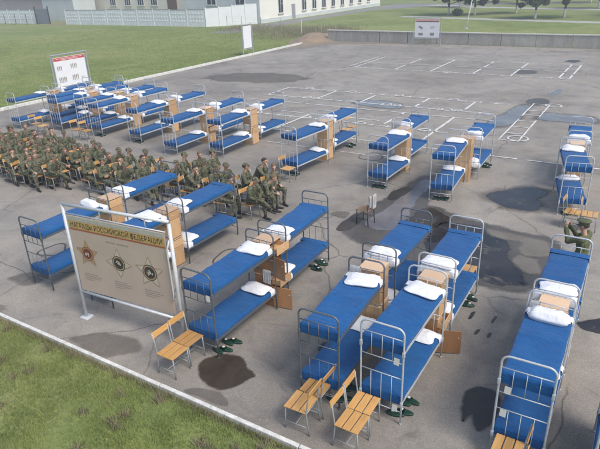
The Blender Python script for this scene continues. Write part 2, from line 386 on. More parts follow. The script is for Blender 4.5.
# the big wet area in the middle
BIG = [(-4.64, 15.35), (-4.0, 15.0), (-3.21, 14.85), (-2.2, 14.65), (-1.3, 14.55), (-.95, 13.6), (-1.15, 12.5), (-1.41, 11.72), (-2.23, 11.45), (-3.24, 11.7), (-4.9, 12.1), (-6.0, 12.35), (-6.75, 13.0), (-6.5, 14.5), (-6.35, 16.2), (-6.1, 17.9), (-5.5, 18.0), (-5.35, 16.5), (-5.2, 15.6)]
struct('damp_patch', blob(BIG, 6, .12, 71, .008), M['damp'])
struct('puddle', blob([(-3.95, 14.6), (-3.2, 14.4), (-2.4, 13.9), (-2.2, 13.0), (-1.7, 12.4), (-1.6, 11.9), (-2.3, 11.7), (-3.1, 12.0), (-3.9, 12.5), (-4.3, 13.2), (-4.3, 14.1)], 6, .14, 73, .012), M['water'])
struct('puddle', blob([(-5.95, 17.6), (-5.6, 17.5), (-5.55, 16.4), (-5.5, 15.4), (-5.3, 14.6), (-5.2, 13.6), (-5.7, 13.1), (-6.2, 13.4), (-6.1, 14.6), (-6.05, 16.2)], 6, .1, 75, .012), M['waterpale'])
struct('puddle', blob([(-5.05, 15.3), (-4.5, 15.1), (-4.1, 14.7), (-4.35, 14.2), (-4.4, 13.4), (-4.8, 12.9), (-5.1, 13.4), (-5.2, 14.4)], 6, .08, 77, .012), M['brownwater'])
struct('silt_patch', blob([(-3.0, 14.55), (-2.3, 14.5), (-1.5, 14.4), (-1.3, 13.7), (-1.9, 13.5), (-2.1, 14.1), (-2.7, 14.2)], 6, .16, 79, .016), M['mudlight'])
struct('silt_patch', blob([(-2.0, 13.3), (-1.5, 13.2), (-1.4, 12.7), (-1.8, 12.6)], 6, .15, 81, .016), M['mudlight'])
struct('damp_patch', blob([(-6.2, 16.7), (-6.0, 16.5), (-6.15, 15.5), (-6.4, 15.4), (-6.45, 16.2)], 6, .06, 83, .016), M['black'])
struct('damp_patch', blob([(-6.75, 13.9), (-6.45, 13.8), (-6.4, 12.8), (-6.75, 12.7)], 6, .06, 85, .012), M['mud'])
struct('damp_patch', blob([(-6.2, 6.25), (-5.95, 5.9), (-5.45, 5.78), (-5.22, 6.0), (-5.1, 6.35), (-5.35, 6.5), (-5.65, 6.7), (-5.95, 6.65), (-6.1, 6.45)], 6, .07, 91, .008), M['mud'])
struct('damp_patch', blob([(-5.95, 5.45), (-5.4, 5.46), (-5.05, 5.55), (-5.35, 5.72), (-5.75, 5.62)], 6, .05, 93, .012), M['dampfaint'])
struct('damp_patch', blob([(-1.66, 7.75), (-1.58, 7.3), (-1.5, 7.1), (-1.42, 7.35), (-1.25, 7.0), (-1.12, 7.3), (-1.15, 7.9), (-1.35, 8.05), (-1.55, 7.98)], 7, .06, 95, .008), M['black'])
struct('damp_patch', blob([(-19.8, 11.0), (-19.2, 10.85), (-18.5, 11.3), (-18.3, 11.75), (-18.9, 11.75), (-19.5, 11.4)], 6, .1, 97, .008), M['damp'])
struct('damp_patch', blob([(-.35, 10.9), (.1, 10.6), (.9, 10.7), (1.2, 11.2), (.5, 11.4)], 6, .12, 99, .008), M['water'])
struct('damp_patch', blob([(-12.5, 6.5), (-11.9, 6.4), (-11.7, 6.9), (-12.1, 7.2)], 6, .1, 101, .008), M['dampfaint'])
struct('damp_patch', blob([(-9.0, 5.5), (-8.0, 5.48), (-7.5, 5.8), (-7.9, 6.1), (-8.7, 5.9)], 6, .14, 103, .008), M['dampfaint'])
struct('damp_patch', blob([(-7.35, 13.5), (-6.9, 13.45), (-6.95, 13.85), (-7.3, 13.85)], 6, .08, 105, .016), M['dampfaint'])
for (x, y, w, l) in [(-2.25, 10.15, .03, .3), (-2.0, 9.6, .03, .22), (-1.8, 10.2, .025, .28), (-1.75, 9.6, .03, .2), (-4.35, 7.75, .12, .3)]:
    struct('damp_patch', blob([(x-w, y-l/2), (x+w, y-l/2+.05), (x+w, y+l/2), (x-w, y+l/2-.04)], 5, .03, x*9, .008), M['black'])
for (cx, cy, r, s) in [(-8.35, 9.9, .38, 1), (-12.9, 8.0, .30, 2), (-8.7, 19.3, .42, 3)]:
    b = nb(); n = 40
    ring = lambda rr, w: [b.verts.new((cx+(rr+.05*math.sin(3*a+s)+w)*math.cos(a), cy+(rr+.05*math.sin(3*a+s)+w)*1.1*math.sin(a), .010)) for a in [2*PI*k/n for k in range(n)]]
    r0 = ring(r, 0); r1 = ring(r, .05)
    for k in range(n): b.faces.new((r0[k], r0[(k+1) % n], r1[(k+1) % n], r1[k]))
    struct('damp_ring', b, M['ringdamp'])

# ------------------------------------------------------------------ court markings
LZ = [.018]
def line(b, x0, y0, x1, y1, w=.085, z=None, jit=.012):
    z = LZ[0] if z is None else z
    d = Vector((x1-x0, y1-y0)); L = d.length; d /= L; nrm = Vector((-d.y, d.x)); n = max(1, int(L/.35)); row = []
    for i in range(n+1):
        p = Vector((x0, y0))+d*(L*i/n); a = w/2+random.uniform(-jit, jit); c = w/2+random.uniform(-jit, jit)
        row.append((b.verts.new((p.x+nrm.x*a, p.y+nrm.y*a, z)), b.verts.new((p.x-nrm.x*c, p.y-nrm.y*c, z))))
    for i in range(n):
        if random.random() < .04: continue
        b.faces.new((row[i][0], row[i][1], row[i+1][1], row[i+1][0]))
def circ(b, cx, cy, r, w=.08, z=.022, n=22, a0=0, a1=360, sy=1.):
    A = [math.radians(a0+(a1-a0)*k/n) for k in range(n+1)]
    i_ = [b.verts.new((cx+r*math.cos(a), cy+r*sy*math.sin(a), z)) for a in A]; o_ = [b.verts.new((cx+(r+w)*math.cos(a), cy+(r+w)*sy*math.sin(a), z)) for a in A]
    for k in range(n): b.faces.new((i_[k], i_[k+1], o_[k+1], o_[k]))
def ticks(b, x0, x1, y, step=.5, l=.16, z=.022):
    x = x0
    while x < x1:
        line(b, x, y-l/2, x, y+l/2, .07, z); x += step
bA = nb()
for y, x0, x1 in ((39.4, -20, -4.2), (45.4, -19.8, -4.3), (42.2, -19.8, -5)): line(bA, x0, y, x1, y)
for x in (-19.95, -19.35, -16.1, -13.4, -10.4, -7.9, -4.96, -4.33): line(bA, x, 39.5, x, 45.35, .12, .022)
ticks(bA, -19, -5, 39.4, .62, .3); ticks(bA, -19, -5, 45.4, .9, .3); circ(bA, -4.6, 39.4, .22, sy=1); circ(bA, -12.2, 39.5, .22, z=.026)
struct('court_marking', bA, M['paint'])
bB = nb()
for y, x0, x1 in ((30.6, -20, -6.0), (28.15, -20, -6.2), (26.75, -20, -6.2), (23.85, -17.9, -7.2), (24.75, -16.4, -9.4)): line(bB, x0, y, x1, y)
for x in (-19.6, -16.2, -13.45, -10.32, -7.76): line(bB, x, 28.2, x, 30.6, .12, .022)
for x in (-17.4, -14.6, -7.75): line(bB, x, 21.4, x, 24.6 if x < -10 else 26.7, .11, .022)
line(bB, -10.3, 24.2, -10.3, 26.7, .11, .022)
ticks(bB, -19.5, -6.1, 30.6, .8, .3); ticks(bB, -19.5, -6.1, 28.15, 1.05, .3); ticks(bB, -17.5, -7.3, 23.85, .75, .3)
for x in (-18.2, -15.2, -12.2, -9.0): circ(bB, x, 30.75, .2, z=.026); circ(bB, x+.8, 23.9, .2, z=.026)
for x in (-16.9, -11.9, -8.6): circ(bB, x, 28.25, .22, z=.026); circ(bB, x+.6, 28.25, .14, z=.026)
struct('court_marking', bB, M['paintworn'])
bC = nb(); line(bC, -24.5, 21.3, 9, 21.3); line(bC, -20, 21.3-1.9, -7.5, 21.3-1.9, .05)
struct('court_marking', bC, M['paintworn'])
bD = nb()
for x in (-4.93, -4.15): line(bD, x, 23.65, x, 27.6, .065); line(bD, x, 28.3, x, 31.3, .065)
for y in (23.7, 24.9, 26.1, 27.3): line(bD, -4.89, y, -4.19, y, .07, .022)
for y in (28.6, 29.6, 31.2): line(bD, -4.89, y, -4.19, y, .07, .022)
circ(bD, -4.25, 24.15, .36, z=.026); circ(bD, -3.95, 31.1, .34, z=.026)
struct('court_marking', bD, M['paintworn'])

# ------------------------------------------------------------------ kerbs
bm = nb(); x = -32.0
while x < 8:
    l = random.uniform(2.6, 3.2); bx(bm, x+l/2, 5.32+random.uniform(-.006, .006), .035, l-.02, .075, .10, None, .010); x += l
struct('kerb', bm, M['kerb'])
bm = nb(); y = 5.4
while y < 54.6:
    l = 2.9; bx(bm, -31.6+random.uniform(-.015, .015), y+l/2, .06, .26, l-.02, .18, None, .015); y += l
struct('kerb', bm, M['kerb'])

# ------------------------------------------------------------------ bunks
L_, W_, HT = 1.95, .70, 1.785
def end_frame_bm():
    b = nb(); h = W_/2; r = .115
    pts = [(-h, 0, .0), (-h, 0, .6), (-h, 0, HT-r)] + arc(-h+r, HT-r, r, 180, 90)[1:] + arc(h-r, HT-r, r, 90, 0) + [(h, 0, .6), (h, 0, 0)]
    tube(b, pts, .0165, 8)
    for z in (1.585, 1.17, .885, .25): tube(b, [(-h, 0, z), (h, 0, z)], .0085, 6)
    for z0, z1 in ((1.17, 1.585), (.25, .885)):
        for k in (-1, 0, 1): tube(b, [(k*h*.5, 0, z0), (k*h*.5, 0, z1)], .0062, 5)
    for s in (-1, 1):
        for z in (.40, 1.345): bx(b, s*h, 0, z, .042, .042, .10, None, .006)
        tube(b, [(s*h, 0, .0), (s*h, 0, .035)], .021, 8)
    return b
def rail_bm(z):
    b = nb(); bx(b, 0, L_/2, z, .012, L_-.05, .048); bx(b, -.014*1, L_/2, z-.02, .028, L_-.05, .008); return b
def base_bm(z):
    b = nb()
    for i in range(7): tube(b, [(-.32+i*.107, .03, z), (-.32+i*.107, L_-.03, z)], .006, 4)
    for j in range(8): tube(b, [(-W_/2+.02, .1+j*.25, z-.01), (W_/2-.02, .1+j*.25, z-.01)], .006, 4)
    return b
def mattress_bm(seed, taut=False, amp=1.):
    """blanketed mattress, y=0 is the foot end; blanket folds gathered at the foot"""
    b = nb(); nu, nv = 18, 56; w = .345; t = .062
    def f(u, v):
        a = 2*PI*u; ca, sa = math.cos(a), math.sin(a)
        x = w*math.copysign(abs(ca)**.28, ca); z = t*math.copysign(abs(sa)**.42, sa)
        y = .03+v*(L_-.07); e = min(1., (v/.02))
        endk = min(1, math.sqrt(min(v, 1-v)/.012+.05)); x *= (.93+.07*endk); z *= endk
        q = Vector((x*3+seed, y*2.2, seed)); top = 1. if sa > -.2 else 0
        z += top*amp*(.017*noise.noise(q)+.008*noise.noise(q*3)-.007*abs(noise.noise(Vector((x*5+seed, y*9, 2.)))))
        if v < .22 and not taut:
            k = (1-v/.22); z += k*(.013*math.sin(y*66+1.8*noise.noise(Vector((x*4, seed, 0)))) ) * (1 if abs(ca) > .0 else 1)
            x += k*.006*math.sin(y*62+1)*(1 if ca > 0 else -1)
        x += .013*noise.noise(Vector((y*2.4+seed, 3 if ca > 0 else 9, seed)))
        return (x, y, z)
    V = [[b.verts.new(f(i/ (nu*2), j/nv)) for j in range(nv+1)] for i in range(nu*2)]
    n = nu*2
    for i in range(n):
        for j in range(nv): b.faces.new((V[i][j], V[(i+1) % n][j], V[(i+1) % n][j+1], V[i][j+1]))
    b.faces.new([V[i][0] for i in range(n)]); b.faces.new([V[i][nv] for i in range(n)][::-1])
    return b
MATT = []
for k in range(5):
    o = obj('mattress', mattress_bm(k*7.3+1, k == 4, 1.+.3*(k % 3)), M['blue'], None, True); MATT.append(o.data); bpy.data.objects.remove(o)
def fold_bm(seed=3.):
    b = nb(); n = 26; prof = []
    for i in range(n+1):
        t = i/n; z = .076-.158*t; prof.append((-.012-.011*math.sin(t*PI*7.5)**2-.008*math.sin(t*PI), z))
    prof = [(.16, .071), (.10, .082), (.05, .078), (.01, .083)]+prof+[(.02, -.084), (.08, -.074)]
    xs_ = [-.350+.70*i/16 for i in range(17)]; rows = []
    for x in xs_:
        k = .012*noise.noise(Vector((x*4, seed, 0))); e = 1-.05*(abs(x)/.35)**6
        rows.append([b.verts.new((x*(1+.01*math.sin(z*70)), y+k*.6+.004*noise.noise(Vector((x*9, z*20, seed))), (z+k*.5)*e)) for y, z in prof])
    for a, c in zip(rows, rows[1:]):
        for i in range(len(prof)-1): b.faces.new((a[i], a[i+1], c[i+1], c[i]))
    b.faces.new(rows[0]); b.faces.new(rows[-1][::-1])
    return b
def sheet_bm():
    b = nb()   # white sheet folded over the head end of the mattress, wrapped round sides
    prof = [(-.352, -.05), (-.356, 0), (-.352, .045), (-.33, .066), (-.2, .07), (0, .071), (.2, .07), (.33, .066), (.352, .045), (.356, 0), (.352, -.05)]
    ys = [L_-.19, L_-.14, L_-.08, L_-.034]
    rows = [[b.verts.new((x+.003*noise.noise(Vector((x*9, y*9, 0))), y+(.02*noise.noise(Vector((x*6, 1, 0))) if y < L_-.18 else 0), z+.003)) for x, z in prof] for y in ys]
    for a, c in zip(rows, rows[1:]):
        for i in range(len(prof)-1): b.faces.new((a[i], a[i+1], c[i+1], c[i]))
    last = rows[-1]; low = [b.verts.new((v.co.x*.98, L_-.026, -.05)) for v in last]
    for i in range(len(prof)-1): b.faces.new((last[i], last[i+1], low[i+1], low[i]))
    return b
def make_bunk(sm, name='bunk_bed'):
    t = thing(name, 'tmp', 'bunk bed', (0, 0, 0))
    obj('end_frame', end_frame_bm(), sm, t, True)
    obj('end_frame', end_frame_bm(), sm, t, True, (0, L_, 0))
    for z in (.40, 1.345):
        for s in (-1, 1):
            o = obj('side_rail', rail_bm(z), sm, t); o.location.x = s*(W_/2-.004); o.scale.x = s
        obj('bed_base', base_bm(z-.012), sm, t)
        m = bpy.data.objects.new('mattress', MATT[0]); C.objects.link(m); m.parent = t; m.location = (0, 0, z+.06)
        s_ = obj('sheet', sheet_bm(), M['sheet'], m, True); obj('blanket_fold', fold_bm(3+z*5), M['blue'], m, True, (0, .03, 0))
    return t
PROTO = {'l': make_bunk(M['steel_l']), 'd': make_bunk(M['steel_d'])}
usedp = {'l': 0, 'd': 0}
# pillows
def pillow_bm(seed, kind=0):
    b = nb(); bmesh.ops.create_uvsphere(b, u_segments=36, v_segments=20, radius=1.)
    for v in b.verts:
        x, y, z = v.co; w, d, h = (.295, .205, .062) if kind == 0 else ((.30, .14, .085))
        sx = math.copysign(abs(x)**.42, x); sy = math.copysign(abs(y)**.42, y)
        edge = max(abs(sx), abs(sy)); k = 1-.10*(1-abs(sx)*abs(sy))*edge
        hh = h*(1-.55*max(0, edge-.55)/.45)
        q = Vector((sx*1.7+seed, sy*1.7, seed))
        zz = z*hh + (.030*noise.noise(q*1.3) + .012*noise.noise(q*3.5) - .016*(1-min(1, 5*abs(noise.noise(q*1.9+Vector((5, 1, 2)))))))*(1 if z > 0 else .1)*(1-.5*edge)
        if kind == 1:
            zz += .012*math.sin(sx*17+2*noise.noise(q*3))*(1-abs(sy)); sy *= (1-.35*abs(sx)**3)
            if abs(sx) > .86: sy *= .75; zz *= .6
        v.co = (sx*w*k*1.06, sy*d*k*1.06, zz+h*.6)
    return b
PIL = []
for k in range(7):
    o = obj('pillow', pillow_bm(k*5.1+2, 0 if k < 5 else 1), M['sheet'], None, True); PIL.append(o.data); bpy.data.objects.remove(o)
ORD = ['first', 'second', 'third', 'fourth', 'fifth', 'sixth', 'seventh', 'eighth', 'ninth', 'tenth', 'eleventh', 'twelfth', 'thirteenth', 'fourteenth', 'fifteenth', 'sixteenth', 'seventeenth']
def col_phrase(row, k):
    return ('rightmost' if k == 0 else ORD[k]+' from right') + ' column, ' + ('front' if row == 'F' else 'back') + ' row'
# row, column from right, u, v0 near, dth near, v0 far, dth far, u far, frame
UNITS = [
 ('F', 0, .62, 5.9, 0, None, 0, 0, 'l'),
 ('F', 1, -.66, 6.65, -.7, 9.03, -.5, -.68, 'l'),
 ('F', 2, -2.72, 6.55, .3, 9.06, -.6, -2.73, 'l'),
 ('F', 3, -3.72, 6.36, -2.6, 8.98, .6, -3.85, 'd'),
 ('F', 4, -6.33, 6.48, 1.0, 8.94, -1.5, -6.33, 'd'),
 ('F', 5, -9.5, 6.75, 0.5, 9.16, 1.3, -9.41, 'd'),
 ('F', 6, -11.35, 6.6, 0.5, 9.2, 1., -11.5, 'd'),
 ('R', 0, -1.22, 16.5, -12, 19.3, -5.5, -1.55, 'l'),
 ('R', 1, -4.87, 16.0, -5, 18.42, -1.6, -4.72, 'l'),
 ('R', 2, -7.07, 16.16, 1.5, 18.7, 0, -7.3, 'l'),
 ('R', 3, -10.38, 16.0, 6, 18.72, .5, -10.38, 'l'),
 ('R', 4, -14.24, 16.64, 0, 19.25, 0, -14.24, 'l'),
 ('R', 5, -16.15, 16.05, 0, 18.7, 0, -16.1, 'l'),
 ('R', 6, -18.93, 16.78, 0, 19.3, 0, -18.9, 'l'),
 ('R', 7, -21.46, 16.82, .5, 19.4, 0, -21.5, 'l'),
 ('R', 8, -22.85, 17.2, 1., 19.75, 0, -22.75, 'l'),
 ('R', 9, -24.25, 16.75, -.5, 19.3, 0, -24.25, 'l'),
 ('R', 10, -25.35, 17.5, 0, 20.0, 1, -25.4, 'l'),
 ('R', 11, -26.55, 16.1, 0, 18.8, 0, -26.6, 'l'),
]
def loc2w(root_loc, rz, x, y, z=0.):
    c, s = math.cos(rz), math.sin(rz); return (root_loc[0]+x*c-y*s, root_loc[1]+x*s+y*c, root_loc[2]+z)
BUNK = {}
def place_bunk(row, k, half, u, v, dth, fr):
    """half 'near': foot end towards the camera; 'far': turned round, foot end away"""
    lab = f'blue blanketed bunk, {half} one, {col_phrase(row, k)}'
    g = 'steel bunk beds with blue blankets'
    rz = -math.radians(dth)
    if half == 'near': loc = (u, v, 0)
    else:  # origin at foot end = far end
        loc = (u+math.sin(-rz)*L_, v+math.cos(rz)*L_, 0); rz += PI
    if usedp[fr] == 0:
        o = PROTO[fr]; o.location = loc; o.rotation_euler.z = rz; o['label'] = lab; o['group'] = g; usedp[fr] = 1
    else: o = dup(PROTO[fr], lab, loc, rz, g)
    for c in o.children:
        if c.name.startswith('mattress'):
            c.data = MATT[4] if (row, k) == ('F', 1) else MATT[random.randrange(4)]
            c.rotation_euler.z = random.uniform(-.006, .006)
    BUNK[(row, k, half)] = (loc, rz, o)
    for berth, z in (('lower', .40), ('upper', 1.345)):
        kind = random.randrange(5)
        if (row, k, half, berth) in (('F', 1, 'near', 'upper'), ('F', 6, 'near', 'upper'), ('R', 0, 'near', 'lower')): kind = 5
        p = bpy.data.objects.new('pillow', PIL[kind]); C.objects.link(p)
        p.location = loc2w(loc, rz, random.uniform(-.04, .04), L_-.27+random.uniform(-.05, .02), z+.118)
        p.rotation_euler = (random.uniform(-.03, .10), random.uniform(-.05, .05), rz+random.uniform(-.16, .16))
        s = random.uniform(.98, 1.1); p.scale = (s, s*random.uniform(.92, 1.08), random.uniform(.95, 1.35))
        tag(p, f'white pillow, {berth} berth, {half} bunk, {col_phrase(row, k)}', 'pillow', 'white pillows on the bunks')
for (row, k, u, v, d, vf, df, uf, fr) in UNITS:
    place_bunk(row, k, 'near', u, v, d, fr)
    if vf is not None: place_bunk(row, k, 'far', uf, vf, df, fr)

# name cards tied to foot rails (parts of their bunks)
def name_card(key, x, z):
    o = BUNK[key][2]; b = nb(); bx(b, 0, 0, 0, .088, .003, .125); c = obj('name_card', b, M['paper'], o); c.location = (x, -.021, z); c.rotation_euler = (.0, .06, 0)
name_card(('F', 1, 'near'), -.22, 1.24); name_card(('F', 1, 'near'), -.24, .83); name_card(('F', 2, 'near'), .25, 1.20); name_card(('F', 2, 'near'), .25, .31); name_card(('F', 4, 'near'), .27, 1.30)

# ------------------------------------------------------------------ nightstands
NW, ND, NH = .45, .42, .735   # width (v), depth (u), height; front faces +x
def nightstand(label, loc, rz=0., door=0., drawer=0., top='oakpink'):
    t = thing('nightstand', label, 'nightstand', loc, rz, 'wooden nightstands stacked in pairs')
    b = nb(); th_ = .018
    for s in (-1, 1): bx(b, 0, s*(NW/2-th_/2), NH/2, ND, th_, NH)
    bx(b, -ND/2+.004, 0, NH/2, .008, NW-2*th_-.002, NH-.02)
    bx(b, 0, 0, .05, ND-.02, NW-2*th_-.002, th_); bx(b, 0, 0, NH*.36, ND-.03, NW-2*th_-.002, th_); bx(b, -.002, 0, NH*.70, ND-.01, NW-2*th_-.002, th_)
    bx(b, ND/2-.03, 0, .02, .016, NW-2*th_-.002, .038)
    obj('carcass', b, M['oak'] if not door else M['inner'], t)
    b = nb(); bx(b, .008, 0, NH+.009, ND+.03, NW+.014, .018, None, .003); obj('top', b, M[top], t)
    b = nb(); bx(b, 0, NW/2-.003, 0, .017, NW-.006, NH*.66, None, .003)
    d = obj('door', b, M['oak'] if not door else M['inner'], t); d.location = (ND/2+.010, -NW/2+.002, .03+NH*.33); d.rotation_euler.z = -door
    b = nb(); tube(b, [(.012, NW-.06, .10), (.030, NW-.06, .10)], .009, 8); obj('handle', b, M['boardpost'], d)
    if door:
        b = nb(); bx(b, -.0105, NW*.5, .04, .003, .12, .17); obj('paper_note', b, M['paper'], d)
    b = nb(); bx(b, .0, 0, 0, .017, NW-.006, NH*.255, None, .003)
    bx(b, -.19, 0, -.07, .36, NW-.06, .008)
    for s in (-1, 1): bx(b, -.19, s*(NW/2-.032), -.015, .36, .012, .11)
    w = obj('drawer', b, M['oak'], t); w.location = (ND/2+.010+drawer, 0, NH*.845)
    b = nb(); tube(b, [(.010, 0, 0), (.030, 0, 0)], .010, 8); obj('handle', b, M['boardpost'], w)
    return t
for (row, k, u, v, d, vf, df, uf, fr) in UNITS:
    if vf is None: continue
    vm = (v+L_+vf)/2+.005; um = (u+math.sin(math.radians(d))*L_+uf)/2; um2 = um+.0
    gap = vf-(v+L_); dv = 0
    for lv, (z, wd) in enumerate(((0.0, 'lower'), (NH+.019, 'upper'))):
        lab = f'light wooden nightstand, {wd} of the pair, {col_phrase(row, k)}'
        dr = dw = 0.
        if (row, k) == ('F', 4): dr = 1.45 if lv == 0 else 1.75; dw = .20; lab = f'{wd} nightstand with its door and drawer open, {col_phrase(row, k)}'
        if (row, k) == ('F', 2) and lv == 0: dr = 1.2; dw = .12; lab = f'lower nightstand with its brown door ajar, {col_phrase(row, k)}'
        if row == 'R' and k in (5,) and lv == 0: dw = .1
        xo = .02 if row == 'F' else .06
        nightstand(lab, (um+xo+random.uniform(-.02, .02), vm+random.uniform(-.01, .01), z+(.0 if lv == 0 else .001)), -math.radians((d+df)/2)+random.uniform(-.03, .03), dr, dw)

# things on stacks / towels draped on head rails
def towel(label, loc, rz, w=.34, h1=.30, h2=.22, seed=1.):
    b = nb(); n = 22; m_ = 10
    def f(u, v):
        s = -h2+(h1+h2)*v; y = 0.022 if s < 0 else -.022; z = -abs(s)
        if abs(s) < .03: y = -.022*(s/.03); z = .012-abs(s)*.2
        return ((u-.5)*w*(1-.05*abs(s)), y+.012*math.sin(u*18+seed)*min(1, abs(s)*5)*(1 if y > 0 else -1), z+.01*noise.noise(Vector((u*4, seed, 0))))
    grid(b, f, m_, n)
    bmesh.ops.solidify(b, geom=b.faces[:], thickness=.005)
    o = obj('towel', b, M['towel'], None, True, loc, (0, 0, rz)); tag(o, label, 'towel', 'white towels hung on bed rails'); return o
def on_rail(key, x, z, label, **kw):
    loc, rz, o = BUNK[key]; p = loc2w(loc, rz, x, L_, z); return towel(label, p, rz, **kw)
on_rail(('F', 3, 'near'), -.22, 1.60, 'white towel on the head rail of the near bunk, fourth column from right, front row', w=.22, h1=.35, seed=2)
on_rail(('F', 4, 'near'), .15, .90, 'white towel hanging low by the open nightstands in the fifth front column', w=.2, h1=.3, seed=3)
on_rail(('F', 6, 'far'), .2, 1.60, 'white towel on the head rail behind the large information board', w=.2, h1=.3, seed=4)
on_rail(('R', 4, 'far'), .24, 1.60, 'white towel on the far bunk, fifth column from right, back row', w=.2, h1=.3, seed=5)
on_rail(('R', 5, 'far'), .22, 1.60, 'white towel on the far bunk, sixth column from right, back row', w=.22, h1=.3, seed=6)
on_rail(('R', 2, 'far'), .16, 1.60, 'white towel on the far bunk, third column from right, back row', w=.3, h1=.25, seed=7)
on_rail(('F', 1, 'near'), -.24, 1.585, 'white towel on the head rail of the rightmost full front column', w=.16, h1=.34, seed=8)
on_rail(('R', 4, 'near'), .12, .90, 'white towel hanging low beside the fifth back row nightstands', w=.2, h1=.42, seed=9)
on_rail(('R', 1, 'far'), .1, 1.60, 'white towel on the far bunk, second column from right, back row', w=.35, h1=.2, seed=10)

# ------------------------------------------------------------------ chairs (face +x, width along y)
def make_chair(slm, tm):
    t = thing('slatted_chair', 'tmp', 'chair')
    b = nb(); 
    for i in range(3): bx(b, -.135+i*.135, 0, .45, .118, .42, .018, None, .005)
    for i in range(3):
        for s in (-1, 1): bmesh.ops.create_uvsphere(b, u_segments=6, v_segments=4, radius=.006, matrix=Matrix.Translation((-.135+i*.135, s*.17, .46)))
    obj('seat', b, slm, t)
    b = nb(); R = Matrix.Rotation(-.16, 3, 'Y'); bx(b, -.252, 0, .80, .016, .42, .115, R, .006); obj('backrest', b, slm, t)
    h = .185
    for s in (-1, 1):
        b = nb(); tube(b, [(.19, s*h, 0), (.185, s*h, .25), (.175, s*h, .43)], .0125, 7); obj('leg', b, tm, t, True)
        b = nb(); tube(b, [(-.235, s*h, 0), (-.205, s*h, .25), (-.19, s*h, .43), (-.215, s*h, .60), (-.245, s*h, .84)], .0125, 7); obj('leg', b, tm, t, True)
    b = nb()
    for s in (-1, 1): tube(b, [(-.19, s*h, .430), (.175, s*h, .430)], .010, 6)
    tube(b, [(.17, -h, .425), (.17, h, .425)], .009, 6); tube(b, [(-.19, -h, .425), (-.19, h, .425)], .009, 6)
    obj('seat_frame', b, tm, t, True); b = nb()
    for s in (-1, 1): tube(b, [(-.215, s*h, .16), (.187, s*h, .16)], .008, 6)
    tube(b, [(0, -h, .16), (0, h, .16)], .008, 6); obj('stretcher', b, tm, t, True)
    return t
CH = make_chair(M['slat'], M['chairsteel']); chair_used = [0]
def chair(label, x, y, rz=0., g='slatted wooden chairs'):
    if not chair_used[0]:
        chair_used[0] = 1; CH.location = (x, y, 0); CH.rotation_euler.z = rz; CH['label'] = label; CH['group'] = g; return CH
    return dup(CH, label, (x, y, 0), rz, g)
J = lambda a=.05: random.uniform(-a, a)
for (u, v, colname) in [(-2.86, 5.82, 'third from right front column'), (-3.74, 5.80, 'fourth from right front column'), (-6.45, 5.80, 'column beside the information board'), (-.72, 5.97, 'second from right front column')]:
    fl = PI if 'fourth' in colname or 'second' in colname else 0.
    chair(f'empty slatted chair nearer the kerb, at the foot of the {colname}', u, v, fl+J(.04))
    chair(f'empty slatted chair touching the bed foot of the {colname}', u+J(.03), v+.435, fl+J(.05))
for (u, v, l) in [(-2.72, 11.25, 'yellow slatted chair behind the far bunk of the third front column'), (-1.12, 15.75, 'left yellow slatted chair at the foot of the rightmost back column'), (-10.17, 15.55, 'empty slatted chair by the fourth back column, right of the soldiers'),
                  (-10.75, 21.1, 'slatted chair beyond the far bunk of the fourth back column'), (-10.7, 21.7, 'farthest slatted chair beyond the fourth back column'),
                  (-24.9, 16.1, 'left empty slatted chair at the foot of the tenth back column'), (-24.2, 15.95, 'right empty slatted chair at the foot of the tenth back column'), (-22.0, 16.2, 'empty slatted chair at the foot of the eighth back column'), (-21.4, 16.2, 'second empty slatted chair at the foot of the eighth back column'),
                  (-17.34, 11.75, 'empty slatted chair in a gap among the seated soldiers'), (-14.5, 13.35, 'empty yellow slatted chair seen over the blue upper berth'), (-13.95, 13.5, 'empty yellow slatted chair left of the soldier with bare head')]:
    chair(l, u, v, J(.1))
chair('right yellow slatted chair at the foot of the rightmost back column', -.70, 15.75, J(.05))

# the lone chair with white cloth on its back
t = thing('wooden_chair', 'dark legged chair standing alone on open asphalt with white cloths', 'chair', (-6.22, 13.42, 0), 2.75)
t.rotation_euler.z = math.radians(172)
b = nb(); bx(b, 0, 0, .45, .40, .40, .022, None, .01); obj('seat', b, M['slatdark'], t)
b = nb(); bx(b, -.235, 0, .83, .018, .38, .10, Matrix.Rotation(-.16, 3, 'Y'), .006); obj('backrest', b, M['slat'], t)
for s in (-1, 1):
    b = nb(); tube(b, [(.17, s*.17, 0), (.165, s*.17, .44)], .014, 7); obj('leg', b, M['darktube'], t, True)
    b = nb(); tube(b, [(-.22, s*.17, 0), (-.18, s*.17, .44), (-.235, s*.17, .88)], .014, 7); obj('leg', b, M['darktube'], t, True)
b = nb()
for s in (-1, 1): tube(b, [(-.2, s*.17, .2), (.168, s*.17, .2)], .009, 6)
tube(b, [(-.2, -.17, .24), (-.2, .17, .24)], .009, 6); tube(b, [(.168, -.17, .24), (.168, .17, .24)], .009, 6); obj('stretcher', b, M['darktube'], t, True)
def hang_cloth(label, off, w, h, seed):
    x, y, z = loc2w((-6.22, 13.42, 0), math.radians(172), -.250, off, .91)
    o = towel(label, (x, y, z), math.radians(172-90), w, h, h*.7, seed); o['group'] = 'white cloths on the lone chair'
hang_cloth('wide white cloth draped over the back of the lone chair', -.05, .20, .40, 1.)
hang_cloth('narrow white cloth draped at the end of the lone chair back', .145, .11, .33, 2.)

